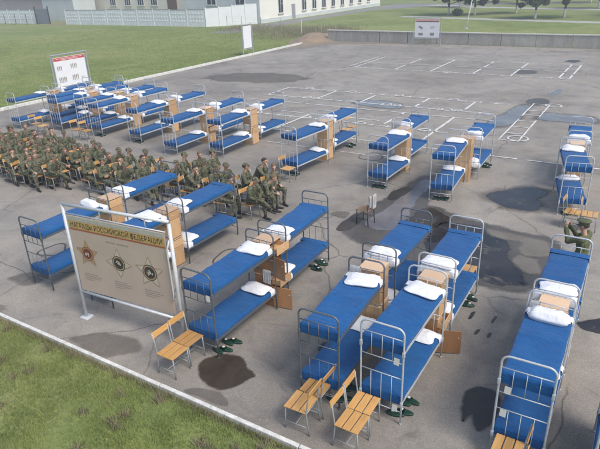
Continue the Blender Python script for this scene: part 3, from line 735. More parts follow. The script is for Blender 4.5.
# ------------------------------------------------------------------ slippers
def slipper_mesh():
    b = nb(); n = 24
    def outline(z, k=1.): return [b.verts.new((.058*k*math.sin(a)*(1+.12*math.cos(a)), .15*k*math.cos(a), z)) for a in [2*PI*i/n for i in range(n)]]
    r0 = outline(0); r1 = outline(.028); r2 = outline(.030, .86)
    for a, c in ((r0, r1), (r1, r2)):
        for i in range(n): b.faces.new((a[i], a[(i+1) % n], c[(i+1) % n], c[i]))
    b.faces.new(r0[::-1]); b.faces.new(r2)
    me = obj('sole', b, M['rubber'], None, True)
    d = me.data; bpy.data.objects.remove(me)
    b = nb()
    def f(u, v):
        a = PI*u; yy = -.0+.115*v; w = .062*(1-.25*v); return (w*math.cos(a), yy, .012+(.058-.022*v)*math.sin(a))
    grid(b, f, 10, 6); bmesh.ops.solidify(b, geom=b.faces[:], thickness=.004)
    me = obj('strap', b, M['rubber'], None, True); e = me.data; bpy.data.objects.remove(me)
    b = nb(); bx(b, 0, .045, .0665, .045, .045, .008, None, .002); me = obj('patch', b, M['paper']); g = me.data; bpy.data.objects.remove(me)
    return d, e, g
SL = slipper_mesh(); scount = {}
def slipper(label, x, y, rz):
    t = thing('slipper', label, 'slipper', (x, y, .019), rz, 'green rubber slippers left by the bunks')
    for nm, d in zip(('sole', 'strap'), SL[:2]):
        o = bpy.data.objects.new(nm, d); C.objects.link(o); o.parent = t
        if nm == 'strap':
            p = bpy.data.objects.new('patch', SL[2]); C.objects.link(p); p.parent = o
for key, half in [(('F', 4, 'near'), 0), (('F', 4, 'far'), 1), (('F', 2, 'near'), 0), (('F', 2, 'far'), 1), (('R', 1, 'near'), 2), (('R', 1, 'far'), 1), (('R', 2, 'near'), 2), (('R', 3, 'near'), 2), (('R', 3, 'far'), 1), (('R', 0, 'near'), 2), (('R', 6, 'near'), 2), (('F', 3, 'near'), 0), (('R', 7, 'near'), 2)]:
    loc, rz, o = BUNK[key]; row, k, hf = key
    for i in range(4):
        sx = 1 if hf == 'near' else -1
        if half == 2: x, y = -.18+i*.12+J(.015), .16+J(.04)
        else: x, y = sx*(W_/2-.24+.12*(i % 2)+.03*i)-sx*.02+J(.01), .20+i*.17+J(.02)
        if half != 2: x = sx*(.20+.115*(i % 2)); y = .16+(i//2)*.30+.10*(i % 2)
        p = loc2w(loc, rz, x, y)
        slipper(f'{ORD[i]} green slipper under the {hf} bunk, {col_phrase(row, k)}', p[0], p[1], rz+PI/2+J(.3) if half != 2 else rz+J(.25))

# ------------------------------------------------------------------ figures
def hull(bm, A, Bq, ra, rb):
    """tapered limb piece: convex hull of two ellipsoids"""
    ra = ra if isinstance(ra, tuple) else (ra,)*3; rb = rb if isinstance(rb, tuple) else (rb,)*3
    tb = bmesh.new()
    vs = [tb.verts.new((u[0]*r[0]+c[0], u[1]*r[1]+c[1], u[2]*r[2]+c[2])) for c, r in ((A, ra), (Bq, rb)) for u in ICO]
    res = bmesh.ops.convex_hull(tb, input=vs)
    kill = {g for k in ('geom_interior', 'geom_unused') for g in res[k] if isinstance(g, bmesh.types.BMVert)}
    bmesh.ops.delete(tb, geom=list(kill), context='VERTS')
    bmesh.ops.recalc_face_normals(tb, faces=tb.faces)
    mp = {v: bm.verts.new(v.co) for v in tb.verts}
    for f in tb.faces: bm.faces.new([mp[v] for v in f.verts])
    tb.free()
_ib = bmesh.new(); bmesh.ops.create_icosphere(_ib, subdivisions=2, radius=1.); ICO = [tuple(v.co) for v in _ib.verts]; _ib.free()
def build_body(J, segs_extra=(), voxel=.0095, mats=('camo', 'skin', 'boot'), bulky=1.):
    """J: joint positions. One continuous remeshed surface; faces coloured by nearest piece"""
    V = Vector; pieces = []
    def P(a, b, ra, rb, m=0): pieces.append((V(a), V(b), ra, rb, m))
    k = bulky
    pel, wst, chs, nck, hd = (V(J[n]) for n in ('pelvis', 'waist', 'chest', 'neck', 'head'))
    P(pel, wst, (.165*k, .125*k, .11*k), (.145*k, .11*k, .10)); P(wst, chs, (.145*k, .11*k, .10), (.17*k, .115*k, .12))
    P(chs, V(nck)-V((0, 0, .06)), (.17*k, .115*k, .12), (.075, .065, .04)); P(V(nck)-V((0, 0, .04)), hd-V((0, 0, .05)), .055, .052, 1)
    hr = V(J.get('hdir', (0, 1, 0))).normalized()
    side = hr.cross(V((0, 0, 1))).normalized(); up = side.cross(hr).normalized()
    H = lambda x, y, z: hd + side*x + hr*y + up*z
    P(H(0, -.012, .03), H(0, .0, .0), (.075, .09, .085), (.07, .075, .08), 1)
    P(H(0, .022, -.03), H(0, .045, -.088), (.06, .055, .05), (.033, .028, .024), 1)
    P(H(0, .088, .0), H(0, .106, -.03), .011, .016, 1)                       # nose
    P(H(-.03, .082, .018), H(.03, .082, .018), .012, .012, 1)                # brow
    P(H(-.02, .088, -.052), H(.02, .088, -.052), (.01, .01, .009), (.01, .01, .009), 1)   # mouth
    for s in (-1, 1): P(H(s*.077, -.005, .018), H(s*.078, -.006, -.018), (.011, .016, .016), (.009, .012, .013), 1)
    for s, sd in ((-1, 'L'), (1, 'R')):
        sh, el, wr = V(J['sh'+sd]), V(J['el'+sd]), V(J['wr'+sd]); hp, kn, an = V(J['hip'+sd]), V(J['kn'+sd]), V(J['an'+sd])
        P(chs+V((s*.08, 0, .07)), sh, .085*k, .07*k); P(sh, el, .068*k, .054*k); P(el, wr, .054*k, .04*k)
        P(hp, kn, .098*k, .072*k); P(kn, an+V((0, 0, .09)), .070*k, .052*k); P(an+V((0, 0, .12)), an, .050, .045, 2)
        td = V(J.get('toe'+sd, (0, 1, 0))).normalized()
        P(an+V((0, 0, -.035))-td*.05, an+td*.10+V((0, 0, -.048)), (.042, .042, .036), (.045, .045, .028), 2); P(an+td*.10+V((0, 0, -.048)), an+td*.185+V((0, 0, -.053)), (.045, .045, .028), (.038, .038, .022), 2)
        # hand: palm, four curled fingers, thumb from the side of the palm
        hdir = V(J.get('hand'+sd, (wr-el))).normalized(); pn = V(J.get('palm'+sd, (0, 0, -1))).normalized()
        ac = hdir.cross(pn).normalized()*(-s); pn = ac.cross(hdir).normalized()*(-s)
        pc = wr+hdir*.05
        for q in (-.026, -.009, .009, .026): P(wr+hdir*.012+ac*q*.6, wr+hdir*.085+ac*q, .017, .014, 1)
        curl = J.get('curl'+sd, .55)
        for q, l in ((-.030, .062), (-.010, .074), (.010, .079), (.030, .070)):
            a = wr+hdir*.085+ac*q; d1 = (hdir*math.cos(curl)+pn*math.sin(curl)); d2 = (hdir*math.cos(curl*2.2)+pn*math.sin(curl*2.2))
            m1 = a+d1*l*.5; P(a, m1, .0095, .009, 1); P(m1, m1+d2*l*.5, .009, .008, 1)
        tb = wr+hdir*.03+ac*.028; t1 = tb+(hdir*.6+ac*.7+pn*.3).normalized()*.04; P(tb, t1, .014, .011, 1); P(t1, t1+(hdir*.85+ac*.1+pn*.45).normalized()*.032, .011, .009, 1)
    for e in segs_extra: P(*e)
    bm = nb()
    for a, b_, ra, rb, m in pieces: hull(bm, a, b_, ra, rb)
    me = bpy.data.meshes.new('body_raw'); bm.to_mesh(me); bm.free()
    o = bpy.data.objects.new('body_raw', me); C.objects.link(o)
    r = o.modifiers.new('r', 'REMESH'); r.mode = 'VOXEL'; r.voxel_size = voxel; r.use_smooth_shade = True
    s_ = o.modifiers.new('s', 'SMOOTH'); s_.iterations = 3; s_.factor = .45
    dg = bpy.context.evaluated_depsgraph_get(); out = bpy.data.meshes.new_from_object(o.evaluated_get(dg)); out.name = 'body'
    bpy.data.objects.remove(o)
    n = len(out.vertices); co = np.empty(n*3); out.vertices.foreach_get('co', co); co = co.reshape(-1, 3)
    # cloth folds on the clothed parts
    nf = len(out.polygons); fc = np.empty(nf*3); out.polygons.foreach_get('center', fc); fc = fc.reshape(-1, 3)
    def owner(X):
        best = np.full(len(X), 1e9); lab = np.zeros(len(X), int)
        for a, b_, ra, rb, m in pieces:
            A = np.array(a); D = np.array(b_)-A; L2 = max(1e-9, D@D); t = np.clip(((X-A)@D)/L2, 0, 1)
            RA = np.array(ra if isinstance(ra, tuple) else (ra,)*3); RB = np.array(rb if isinstance(rb, tuple) else (rb,)*3)
            Rr = RA+(RB-RA)*t[:, None]; d = np.linalg.norm((X-A-D*t[:, None])/Rr, axis=1)-1
            d = d*Rr.min(1); w = d < best; best[w] = d[w]; lab[w] = m
        return lab
    lab = owner(fc); vl = owner(co)
    no = np.empty(n*3); out.vertices.foreach_get('normal', no); no = no.reshape(-1, 3)
    disp = np.array([.010*noise.noise(Vector((p[0]*13, p[1]*13, p[2]*9)))+.006*noise.noise(Vector((p[0]*26, p[1]*26, p[2]*20))) if l == 0 else 0. for p, l in zip(co, vl)])
    co += no*disp[:, None]; out.vertices.foreach_set('co', co.ravel())
    out.materials.clear()
    for mm in mats: out.materials.append(M[mm])
    out.polygons.foreach_set('material_index', lab.astype(np.int32)); out.polygons.foreach_set('use_smooth', [True]*nf); out.update()
    return out, H, (side, hr, up)
def head_parts(H, axes, kind, haircol='hair'):
    side, hr, up = axes; R = Matrix((side, hr, up)).transposed()
    res = []
    b = nb()
    for s in (-1, 1):
        g = bmesh.ops.create_uvsphere(b, u_segments=8, v_segments=6, radius=.0085)['verts']
        for v in g: v.co += H(s*.028, .083, .004)
    res.append(('eyes', b, 'eye', True))
    b = nb(); g = bmesh.ops.create_icosphere(b, subdivisions=4, radius=1.)['verts']
    kill = []
    for v in g:
        x, y, z = v.co
        if z < -.10-.55*min(0, y)*0+(.62*max(0, y)) - (.45 if y < -.2 else 0): kill.append(v)
    for v in g:
        j = 1+.02*noise.noise(v.co*9); v.co = H(v.co.x*.082*j, -.014+v.co.y*.098*j, .028+v.co.z*.093*j)
    bmesh.ops.delete(b, geom=kill, context='VERTS'); res.append(('hair', b, haircol, True))
    if kind == 'field_cap':
        b = nb(); g = bmesh.ops.create_icosphere(b, subdivisions=3, radius=1.)['verts']; kill = []
        for v in g:
            x, y, z = v.co
            if z < .12: kill.append(v)
        for v in g:
            q = v.co; zz = min(q.z, .78); v.co = H(q.x*.093, -.010+q.y*.108, .030+zz*.105)
        bmesh.ops.delete(b, geom=kill, context='VERTS')
        n = 10; r0 = []; r1 = []
        for i in range(n+1):
            a = math.radians(25+130*i/n); r0.append(b.verts.new(H(.088*math.cos(a), -.010+.100*math.sin(a), .045))); r1.append(b.verts.new(H(.085*math.cos(a), .030+.118*math.sin(a), .028)))
        for i in range(n): b.faces.new((r0[i], r0[i+1], r1[i+1], r1[i]))
        res.append(('cap', b, 'camo2', True))
    if kind == 'peaked_cap':
        b = nb(); n = 32
        prof = [(.086, .035), (.088, .075), (.105, .092), (.128, .115), (.126, .128), (.07, .136), (.001, .137)]
        rows = [[b.verts.new(H(r*math.cos(2*PI*i/n), -.008+r*1.12*math.sin(2*PI*i/n), z+.012*math.sin(2*PI*i/n)*(1 if r > .1 else 0))) for i in range(n)] for r, z in prof]
        for a, c in zip(rows, rows[1:]):
            for i in range(n): b.faces.new((a[i], a[(i+1) % n], c[(i+1) % n], c[i]))
        res.append(('cap', b, 'olive', True))
        b = nb(); r0 = []; r1 = []
        for i in range(13):
            a = math.radians(20+140*i/12); r0.append(b.verts.new(H(.088*math.cos(a), -.008+.097*math.sin(a), .045))); r1.append(b.verts.new(H(.092*math.cos(a), .012+.135*math.sin(a), .018)))
        for i in range(12): b.faces.new((r0[i], r0[i+1], r1[i+1], r1[i]))
        res.append(('visor', b, 'rubberb', True))
    return res
# seated poses face +y; seat top .46
def pose(lean=0., headturn=0., nod=0., arms='lap', legs='bent', tilt=0.):
    s, c = math.sin(lean), math.cos(lean); hipz = .565
    up_ = lambda d, x=0.: (x+tilt*d, d*s-.02, hipz+d*c)
    J = dict(pelvis=(0, -.02, hipz), waist=up_(.17), chest=up_(.34), neck=up_(.53), head=up_(.68))
    hx, hy, hz = J['head']; J['head'] = (hx, hy+.03+.02*lean, hz)
    J['hdir'] = (math.sin(headturn), math.cos(headturn)*math.cos(nod), -math.sin(nod))
    for sg, sd in ((-1, 'L'), (1, 'R')):
        shx, shy, shz = up_(.43, sg*.185); J['sh'+sd] = (shx, shy, shz)
        J['hip'+sd] = (sg*.095, 0., hipz-.02)
        if legs == 'bent': J['kn'+sd] = (sg*.16, .42, .53); J['an'+sd] = (sg*.15, .43, .085)
        elif legs == 'fwd': J['kn'+sd] = (sg*.13, .43, .52); J['an'+sd] = (sg*.14, .66 if sg > 0 else .50, .085); 
        elif legs == 'wide': J['kn'+sd] = (sg*.22, .40, .53); J['an'+sd] = (sg*.20, .36, .085)
        elif legs == 'cross':
            if sg < 0: J['kn'+sd] = (-.08, .43, .53); J['an'+sd] = (-.10, .45, .085)
            else: J['kn'+sd] = (.04, .42, .66); J['an'+sd] = (-.13, .60, .34); J['toeR'] = (-.3, .9, -.3)
        if arms == 'lap': J['el'+sd] = (sg*.26, shy+.10, hipz+.20); J['wr'+sd] = (sg*.10, .27, .66); J['hand'+sd] = (-sg*.45, .9, -.25)
        elif arms == 'knees': J['el'+sd] = (sg*.21, .28, .66); J['wr'+sd] = (sg*.06, .47, .62); J['hand'+sd] = (-sg*.5, .7, -.4)
        elif arms == 'folded': J['el'+sd] = (sg*.23, shy+.09, shz-.25); J['wr'+sd] = (-sg*.02, shy+.23, shz-.24+.03*sg); J['hand'+sd] = (-sg, .05, 0); J['palm'+sd] = (0, -1, 0)
        elif arms == 'chin':
            if sg > 0: J['elR'] = (.15, .34, .70); J['wrR'] = (.05, J['head'][1]+.10, J['head'][2]-.19); J['handR'] = (-.1, -.1, 1); J['palmR'] = (0, -1, .2)
            else: J['elL'] = (-.23, shy+.10, shz-.26); J['wrL'] = (-.02, .33, .66); J['handL'] = (.7, .6, -.2)
        elif arms == 'thigh': J['el'+sd] = (sg*.24, shy+.02, hipz+.19); J['wr'+sd] = (sg*.15, .22, .665); J['hand'+sd] = (-sg*.1, 1, -.1); J['curl'+sd] = .3
    return J
POSES = [
 (dict(lean=.10, nod=.1, arms='lap', legs='bent'), 'hands in his lap'),
 (dict(lean=.62, nod=.25, arms='knees', legs='bent'), 'leaning forward, elbows on knees'),
 (dict(lean=.02, headturn=-.5, arms='folded', legs='fwd'), 'arms folded, legs stretched'),
 (dict(lean=.22, headturn=.4, nod=.15, arms='thigh', legs='wide'), 'knees apart, hands on thighs'),
 (dict(lean=.32, nod=.1, arms='lap', legs='cross'), 'legs crossed'),
 (dict(lean=.45, headturn=.2, nod=.05, arms='chin', legs='bent'), 'chin propped on one hand'),
]
KITS = []
HAIR = ['hair', 'hair', 'hairdark', 'hair', 'hair', 'hairdark']; HEAD = ['field_cap', 'bare', 'field_cap', 'bare', 'field_cap', 'bare']
for i, (pp, desc) in enumerate(POSES):
    me, H, ax = build_body(pose(**pp), mats=('camo' if i % 2 == 0 else 'camo2', 'skin', 'boot'), bulky=1.04)
    parts = []
    for nm, b, mm, sm in head_parts(H, ax, HEAD[i], HAIR[i]):
        o = obj(nm, b, M[mm], None, sm); parts.append((nm, o.data)); bpy.data.objects.remove(o)
    KITS.append((me, parts, desc, HEAD[i]))
ROWS = [ # u of the row, seats (v)
 (-9.45, (12.3, 12.95, 13.5)), (-10.3, (12.1, 13.25, 13.85)), (-11.0, (12.6, 13.15)), (-11.85, (12.35, 13.1, 13.65)), (-12.6, (12.5, 13.05, 13.6)), (-13.4, (12.0, 12.75)),
 (-14.2, (11.8, 12.4, 12.95)), (-15.0, (11.7, 12.25, 12.8)), (-15.75, (11.7, 12.3, 12.9)), (-16.5, (12.3, 12.85)), (-17.1, (11.25, 12.3, 12.85)), (-17.75, (11.05, 11.6, 12.2, 12.8)),
 (-18.4, (11.0, 11.55, 12.1, 12.7, 13.25)), (-19.05, (11.05, 11.6, 12.2, 12.75, 13.3)), (-19.75, (11.3, 11.9, 12.45, 13.0)), (-20.4, (11.3, 11.85, 12.4, 13.0, 13.5)), (-21.1, (11.5, 12.05, 12.65, 13.2)), (-21.8, (11.8, 12.35, 12.95, 13.5)), (-22.5, (12.1, 12.65, 13.2)), (-23.2, (12.4, 13.0)),
]
SEATN = ['nearest seat', 'second seat', 'third seat', 'fourth seat', 'fifth seat']
seq = [0, 3, 4, 5, 3, 0, 1, 4, 2, 1, 3, 5, 0, 2]; si = 0
for ri, (u, vs) in enumerate(ROWS):
    for sj, v in enumerate(vs):
        kit = 4 if (ri, sj) == (0, 0) else 1 if (ri, sj) == (0, 1) else 3 if (ri, sj) == (0, 2) else random.choice([0, 1, 2, 3, 4, 5])
        me, parts, desc, hk = KITS[kit]
        rowd = 'rightmost row' if ri == 0 else f'{ORD[ri] if ri < 17 else ["eighteenth", "nineteenth"][ri-17]} row from right' if ri < 19 else 'leftmost row'
        rz = -PI/2+J(.38); x = u+J(.06); y = v+J(.04)
        t = thing('person', f'soldier, {desc}, {SEATN[sj]}, {rowd}', 'person', (x, y, 0), rz, 'seated soldiers in green camouflage')
        t.scale = (random.uniform(.94, 1.06), random.uniform(.96, 1.04), random.uniform(.93, 1.05))
        o = bpy.data.objects.new('body', me); C.objects.link(o); o.parent = t
        for nm, d in parts:
            p = bpy.data.objects.new(nm, d); C.objects.link(p); p.parent = o
        chair(f'slatted chair under the soldier, {SEATN[sj]}, {rowd} of soldiers', x-.03, y, rz+PI/2, 'slatted chairs the soldiers sit on')

# officer standing with a camera
OFF = (-.55, 11.95, 0)
Jo = dict(pelvis=(0, 0, .97), waist=(0, .0, 1.12), chest=(0, .0, 1.30), neck=(0, .01, 1.50), head=(0, .05, 1.64), hdir=(0, 1, -.12),
          shL=(-.19, 0, 1.42), shR=(.19, 0, 1.42), elL=(-.20, .24, 1.30), elR=(.22, .22, 1.28), wrL=(-.09, .36, 1.53), wrR=(.07, .36, 1.53),
          handL=(.15, .12, 1), handR=(-.15, .12, 1), palmL=(1, 0, 0), palmR=(-1, 0, 0), curlL=.7, curlR=.7,
          hipL=(-.10, 0, .93), hipR=(.10, 0, .93), knL=(-.12, .03, .50), knR=(.12, .02, .50), anL=(-.13, -.02, .085), anR=(.13, -.02, .085))
me, H, ax = build_body(Jo, mats=('olive', 'skin', 'boot'), bulky=1.08)
t = thing('person', 'officer in olive jacket and peaked cap standing and taking a photograph', 'person', OFF, math.radians(72))
o = bpy.data.objects.new('body', me); C.objects.link(o); o.parent = t
for nm, b, mm, sm in head_parts(H, ax, 'peaked_cap', 'hairdark'): obj(nm, b, M[mm], o, sm)
hold = loc2w(OFF, math.radians(72), -.01, .40, 1.635)
b = nb(); bx(b, 0, 0, 0, .115, .026, .066, None, .006); cam_o = thing('compact_camera', 'small silver camera held up by the officer in olive', 'camera', hold, math.radians(72))
obj('case', b, M['phone'], cam_o)
b = nb(); tube(b, [(0, .012, 0), (0, .034, 0)], .022, 14); obj('lens', b, M['rubberb'], cam_o, True)

# ------------------------------------------------------------------ foreground information board
BX0, BY0, BX1, BY1 = -9.40, 6.23, -6.80, 6.47
ang = math.atan2(BY1-BY0, BX1-BX0); BW = math.hypot(BX1-BX0, BY1-BY0)
t = thing('information_board', 'large beige board with three round order emblems on white tube posts', 'information board', ((BX0+BX1)/2, (BY0+BY1)/2, 0), ang)
hw = BW/2
for s, nm in ((-1, 'l'), (1, 'r')):
    b = nb(); tube(b, [(s*hw, 0, 0), (s*hw, 0, 2.62)], .036, 12); bx(b, s*hw, 0, .012, .22, .2, .03, None, .008); obj('post', b, M['boardpost'], t, True)
b = nb(); tube(b, [(hw-.13, -.01, 1.02), (hw-.10, -.05, 1.05), (hw-.075, -.05, 1.2), (hw-.085, -.05, 2.1), (hw-.03, -.02, 2.3)], .016, 8); obj('brace', b, M['boardpost'], t, True)
b = nb(); tube(b, [(-hw, 0, 2.62), (hw, 0, 2.66)], .032, 10); obj('top_rail', b, M['boardpost'], t, True)
b = nb(); tube(b, [(-hw, 0, .66), (hw, 0, .60)], .03, 10); obj('bottom_rail', b, M['boardpost'], t, True)
b = nb(); tube(b, [(-hw+.04, 0, 2.44), (hw-.1, 0, 2.44)], .013, 8)
for x in (-.35, .05, .75): tube(b, [(x, 0, 2.44), (x, 0, 2.64)], .011, 6)
obj('hanger_rail', b, M['boardpost'], t, True)
for x in (-1.1, -.3, .5, 1.05):
    b = nb(); tube(b, [(x, .0, .63), (x, 0, .72)], .011, 6); obj('hanger', b, M['boardpost'], t, True)
b = nb(); bx(b, -.03, 0, 1.56, BW-.20, .03, 1.70, None, .004); pan = obj('panel', b, M['boardpanel'], t)
b = nb(); bx(b, -.03, -.0172, 2.225, BW-.24, .003, .16); obj('header_band', b, M['gold'], pan)
b = nb(); bx(b, -.03, -.0172, 2.125, BW-.24, .003, .028); obj('red_stripe', b, M['redline'], pan)
b = nb(); bx(b, -.03, -.0172, 2.36, BW-.24, .003, .08); obj('pale_stripe', b, mat('pale_khaki_print', (.42, .42, .36), .55), pan)
hl = text_obj('НАГРАДbI РОССИЙСКОЙ ОЕДЕРАЦИИ', .15, M['darkink'], pan, (-.03, -.0205, 2.222), 0., BW-.34, 'header_lettering')
def twidth(s_):
    me_ = text_mesh(s_, .15); c_ = [v.co.x for v in me_.vertices]; bpy.data.meshes.remove(me_); return max(c_)-min(c_)
full = twidth('НАГРАДbI РОССИЙСКОЙ ОЕДЕРАЦИИ'); pre = twidth('НАГРАДbI РОССИЙСКОЙ О')-twidth('О')/2
xf = -(BW-.34)/2+pre/full*(BW-.34)   # the upright of the letter Ф, drawn as its own stroke on the ring
b = nb(); b.from_mesh(hl.data); bx(b, xf, -.0006, .0, .016, .001, .128); b.to_mesh(hl.data); b.free()
b = nb(); 
for k, (cx, w) in enumerate(((-.18, .22), (.12, .30))): bx(b, cx, -.0172, 1.99, w, .003, .022)
obj('subtitle', b, M['greyink'], pan)
def emblem(cx, cz, s, ring, rays, seed):
    """order badge print: thin ray outline, faint fill, round enamel centre with a beaded ring"""
    e = None; n = rays*2
    P2 = lambda r, a, d: (cx+s*r*math.sin(a), -d, cz+s*r*math.cos(a))
    b = nb(); c = b.verts.new((cx, -.0185, cz)); vs = [b.verts.new(P2(1. if i % 2 == 0 else .46, 2*PI*i/n, .0185)) for i in range(n)]
    for i in range(n): b.faces.new((c, vs[i], vs[(i+1) % n]))
    e = obj('emblem', b, M['emblemray'] if seed == 0 else M['emblempale'], pan)
    b = nb(); o_ = [b.verts.new(P2(1.03 if i % 2 == 0 else .49, 2*PI*i/n, .0200)) for i in range(n)]; i_ = [b.verts.new(P2(.93 if i % 2 == 0 else .44, 2*PI*i/n, .0200)) for i in range(n)]
    for i in range(n): b.faces.new((o_[i], o_[(i+1) % n], i_[(i+1) % n], i_[i]))
    obj('outline', b, M['emblemray'], e)
    b = nb(); b.faces.new([b.verts.new(P2(.50, 2*PI*i/32, .0215)) for i in range(32)]); obj('disc', b, M[ring], e)
    b = nb()
    o_ = [b.verts.new(P2(.445+.018*(i % 2), 2*PI*i/60, .0235)) for i in range(60)]; i_ = [b.verts.new(P2(.385-.018*(i % 2), 2*PI*i/60, .0235)) for i in range(60)]
    for i in range(60): b.faces.new((o_[i], o_[(i+1) % 60], i_[(i+1) % 60], i_[i]))
    obj('bead_ring', b, M['emblemray'], e)
    b = nb(); rr = random.Random(seed+3)
    for k in range(9):
        a = rr.uniform(0, 2*PI); r = rr.uniform(0, .2); q = P2(r, a, .0235+.0004*k); w = s*rr.uniform(.03, .08); h_ = s*rr.uniform(.04, .10); b.faces.new([b.verts.new((q[0]+dx*w, q[1], q[2]+dz*h_)) for dx, dz in ((-1, -.4), (0, -1), (1, -.2), (.4, 1), (-.6, .8))])
    obj('central_figure', b, M['emblempale'], e)
emblem(-.86, 1.62, .30, 'emblemred', 5, 0); emblem(-.06, 1.56, .32, 'emblemdark', 4, 1); emblem(.70, 1.52, .34, 'emblemdark', 5, 2)
for cx in (-.86, -.06, .70):
    b = nb()
    for r_ in range(4):
        w = (.34, .42, .38, .22)[r_]; xx = cx-.2
        while xx < cx-.2+w: 
            ww = random.uniform(.03, .07); bx(b, xx+ww/2, -.0172, 1.12-r_*.045+(.70-cx)*.02, ww-.012, .003, .013); xx += ww
    obj('caption', b, M['greyink'], pan)

# ------------------------------------------------------------------ distant boards
def figs(b, x0, z0, n, h=.3, dx=.13):
    for i in range(n):
        x = x0+i*dx; bx(b, x, -.022, z0+h*.42, .03, .003, .05); bx(b, x, -.022, z0+h*.18, .075, .003, h*.38); bx(b, x-.02, -.022, z0-h*.2, .022, .003, h*.36); bx(b, x+.02, -.022, z0-h*.2, .022, .003, h*.36)
t = thing('drill_board', 'white board with red header and rows of small drill figures on the lawn', 'information board', (-31.95, 23.9, 0), PI/2+.02)
for s in (-1, 1):
    b = nb(); tube(b, [(s*1.38, 0, 0), (s*1.38, 0, 2.5)], .045, 8); obj('post', b, M['greyframe'], t)
    b = nb(); tube(b, [(s*1.24, 0, .45), (s*1.24, 0, 2.38)], .022, 6); obj('frame_bar', b, M['greyframe'], t)
b = nb(); tube(b, [(-1.38, 0, 2.5), (1.38, 0, 2.5)], .045, 8); obj('frame_rail', b, M['greyframe'], t); b = nb(); tube(b, [(-1.38, 0, .5), (1.38, 0, .5)], .035, 8); obj('frame_rail', b, M['greyframe'], t)
b = nb(); bx(b, 0, 0, 1.45, 2.4, .035, 1.78, None, .004); pan = obj('panel', b, M['whitepanel'], t)
b = nb(); bx(b, 0, -.019, 2.22, 2.36, .003, .20); obj('header_band', b, M['redband'], pan)
b = nb()
for z_, w in ((2.25, 2.0), (2.18, 1.4)): bx(b, 0, -.0222, z_, w, .003, .022)
obj('header_lettering', b, M['whitepanel'], pan)
b = nb(); figs(b, -.98, 1.66, 3, .34); figs(b, .05, 1.70, 4, .34); figs(b, -.98, .95, 5, .42, .12); figs(b, .05, .98, 4, .42); bx(b, .85, -.022, .95, .3, .003, .03); obj('figure_drawing', b, M['greyink'], pan)

t = thing('narrow_board', 'pale blank upright board on two legs beside the far kerb', 'notice board', (-31.45, 42.2, 0), PI/2)
t.location = (-31.8, 42.9, 0)
for s in (-1, 1):
    b = nb(); tube(b, [(s*.75, 0, 0), (s*.75, 0, 2.65)], .045, 8); obj('post', b, M['greyframe'], t)
b = nb(); tube(b, [(-.75, 0, 2.65), (.75, 0, 2.65)], .045, 8); obj('frame_rail', b, M['greyframe'], t); b = nb(); tube(b, [(-.75, 0, .55), (.75, 0, .55)], .035, 8); obj('frame_rail', b, M['greyframe'], t)
b = nb(); bx(b, 0, 0, 1.6, 1.2, .04, 1.9, None, .004); obj('panel', b, M['whitepanel'], t)

t = thing('weapons_board', 'white board with faded pink header and four small pictures before the low wall', 'information board', (-18.85, 53.9, 0), 0)
for s in (-1, 1):
    b = nb(); tube(b, [(s*1.36, 0, 0), (s*1.36, 0, 2.5)], .04, 8); obj('post', b, M['greyframe'], t)
b = nb(); tube(b, [(-1.36, 0, 2.5), (1.36, 0, 2.5)], .035, 8); obj('frame_rail', b, M['greyframe'], t); b = nb(); tube(b, [(-1.36, 0, .62), (1.36, 0, .62)], .03, 8); obj('frame_rail', b, M['greyframe'], t)
b = nb(); bx(b, 0, 0, 1.57, 2.4, .035, 1.7, None, .004); pan = obj('panel', b, M['whitepanel'], t)
b = nb(); bx(b, 0, -.019, 2.24, 2.36, .003, .30); obj('header_band', b, M['pinkband'], pan)
b = nb(); xx = -1.05
while xx < 1.05:
    ww = random.uniform(.1, .22); bx(b, xx+ww/2, -.0222, 2.16, ww-.03, .003, .06); xx += ww
obj('header_lettering', b, M['darkink'], pan)
b = nb(); bx(b, -.62, -.0195, 1.62, .42, .003, .20, Matrix.Rotation(.5, 3, 'Y')); obj('picture', b, M['greyink'], pan); b = nb(); bx(b, -.6, -.0195, 1.02, .45, .003, .24); obj('picture', b, M['greyink'], pan); b = nb(); bx(b, .52, -.0195, 1.04, .42, .003, .26); obj('picture', b, M['greyink'], pan); b = nb()
for i in range(4): bx(b, .38+i*.1, -.0195, 1.62+.04*(i % 2), .035, .003, .26, Matrix.Rotation(.5, 3, 'Y'))
obj('picture', b, M['greyink'], pan)

# ------------------------------------------------------------------ low concrete wall and beyond
t = thing('low_wall', 'long low stained concrete wall with a pale cap along the far side', 'wall', (0, 55.2, 0))
b = nb(); x = -30.2
while x < 45:
    bx(b, x+1.48, J(.008), .52, 2.94, .22, 1.04, None, .01); x += 3.
obj('wall_panel', b, M['concrete'], t)
b = nb(); x = -30.3
while x < 45:
    bx(b, x+3, 0, 1.085+J(.012), 5.96, .36, .09, None, .01); x += 6.
obj('cap', b, M['concretelt'], t)
bm = nb(); rs = 24
def mound(u, v):
    a = 2*PI*u; r = v; h = .75*(1-r*r)**1.5
    x = r*2.6*math.cos(a); y = r*4.6*math.sin(a)
    return (-31.9+x, 55.6+y, h*(1+.35*noise.noise(Vector((x, y, 1))))-.02)
grid(bm, mound, 40, 14); struct('dirt_mound', bm, M['dirt'], True)
bm = blob([(-31.3, 48), (-30.2, 47.5), (-28.9, 50), (-27.5, 52.8), (-22, 54.3), (-22, 54.93), (-31.3, 54.93)], 6, .25, 111, .008); struct('earth_spill', bm, damp_mat('washed_out_earth', (.20, .175, .145), (.30, .26, .21), .95, .1, .4))
bm = nb(); poly(bm, [(-50.8, 60), (-46.8, 60), (-47.2, 104), (-38, 118), (-12, 122), (-12, 126), (-40, 124), (-50.5, 124)], .004); struct('drive', bm, M['road'])
bm = nb(); poly(bm, [(-35.5, 88.1), (-27.5, 85.3), (-4.5, 79.2), (30, 71), (30, 73.4), (-4.5, 81.7), (-27.5, 87.9), (-35.3, 90.4)], .004); struct('path', bm, M['path'])
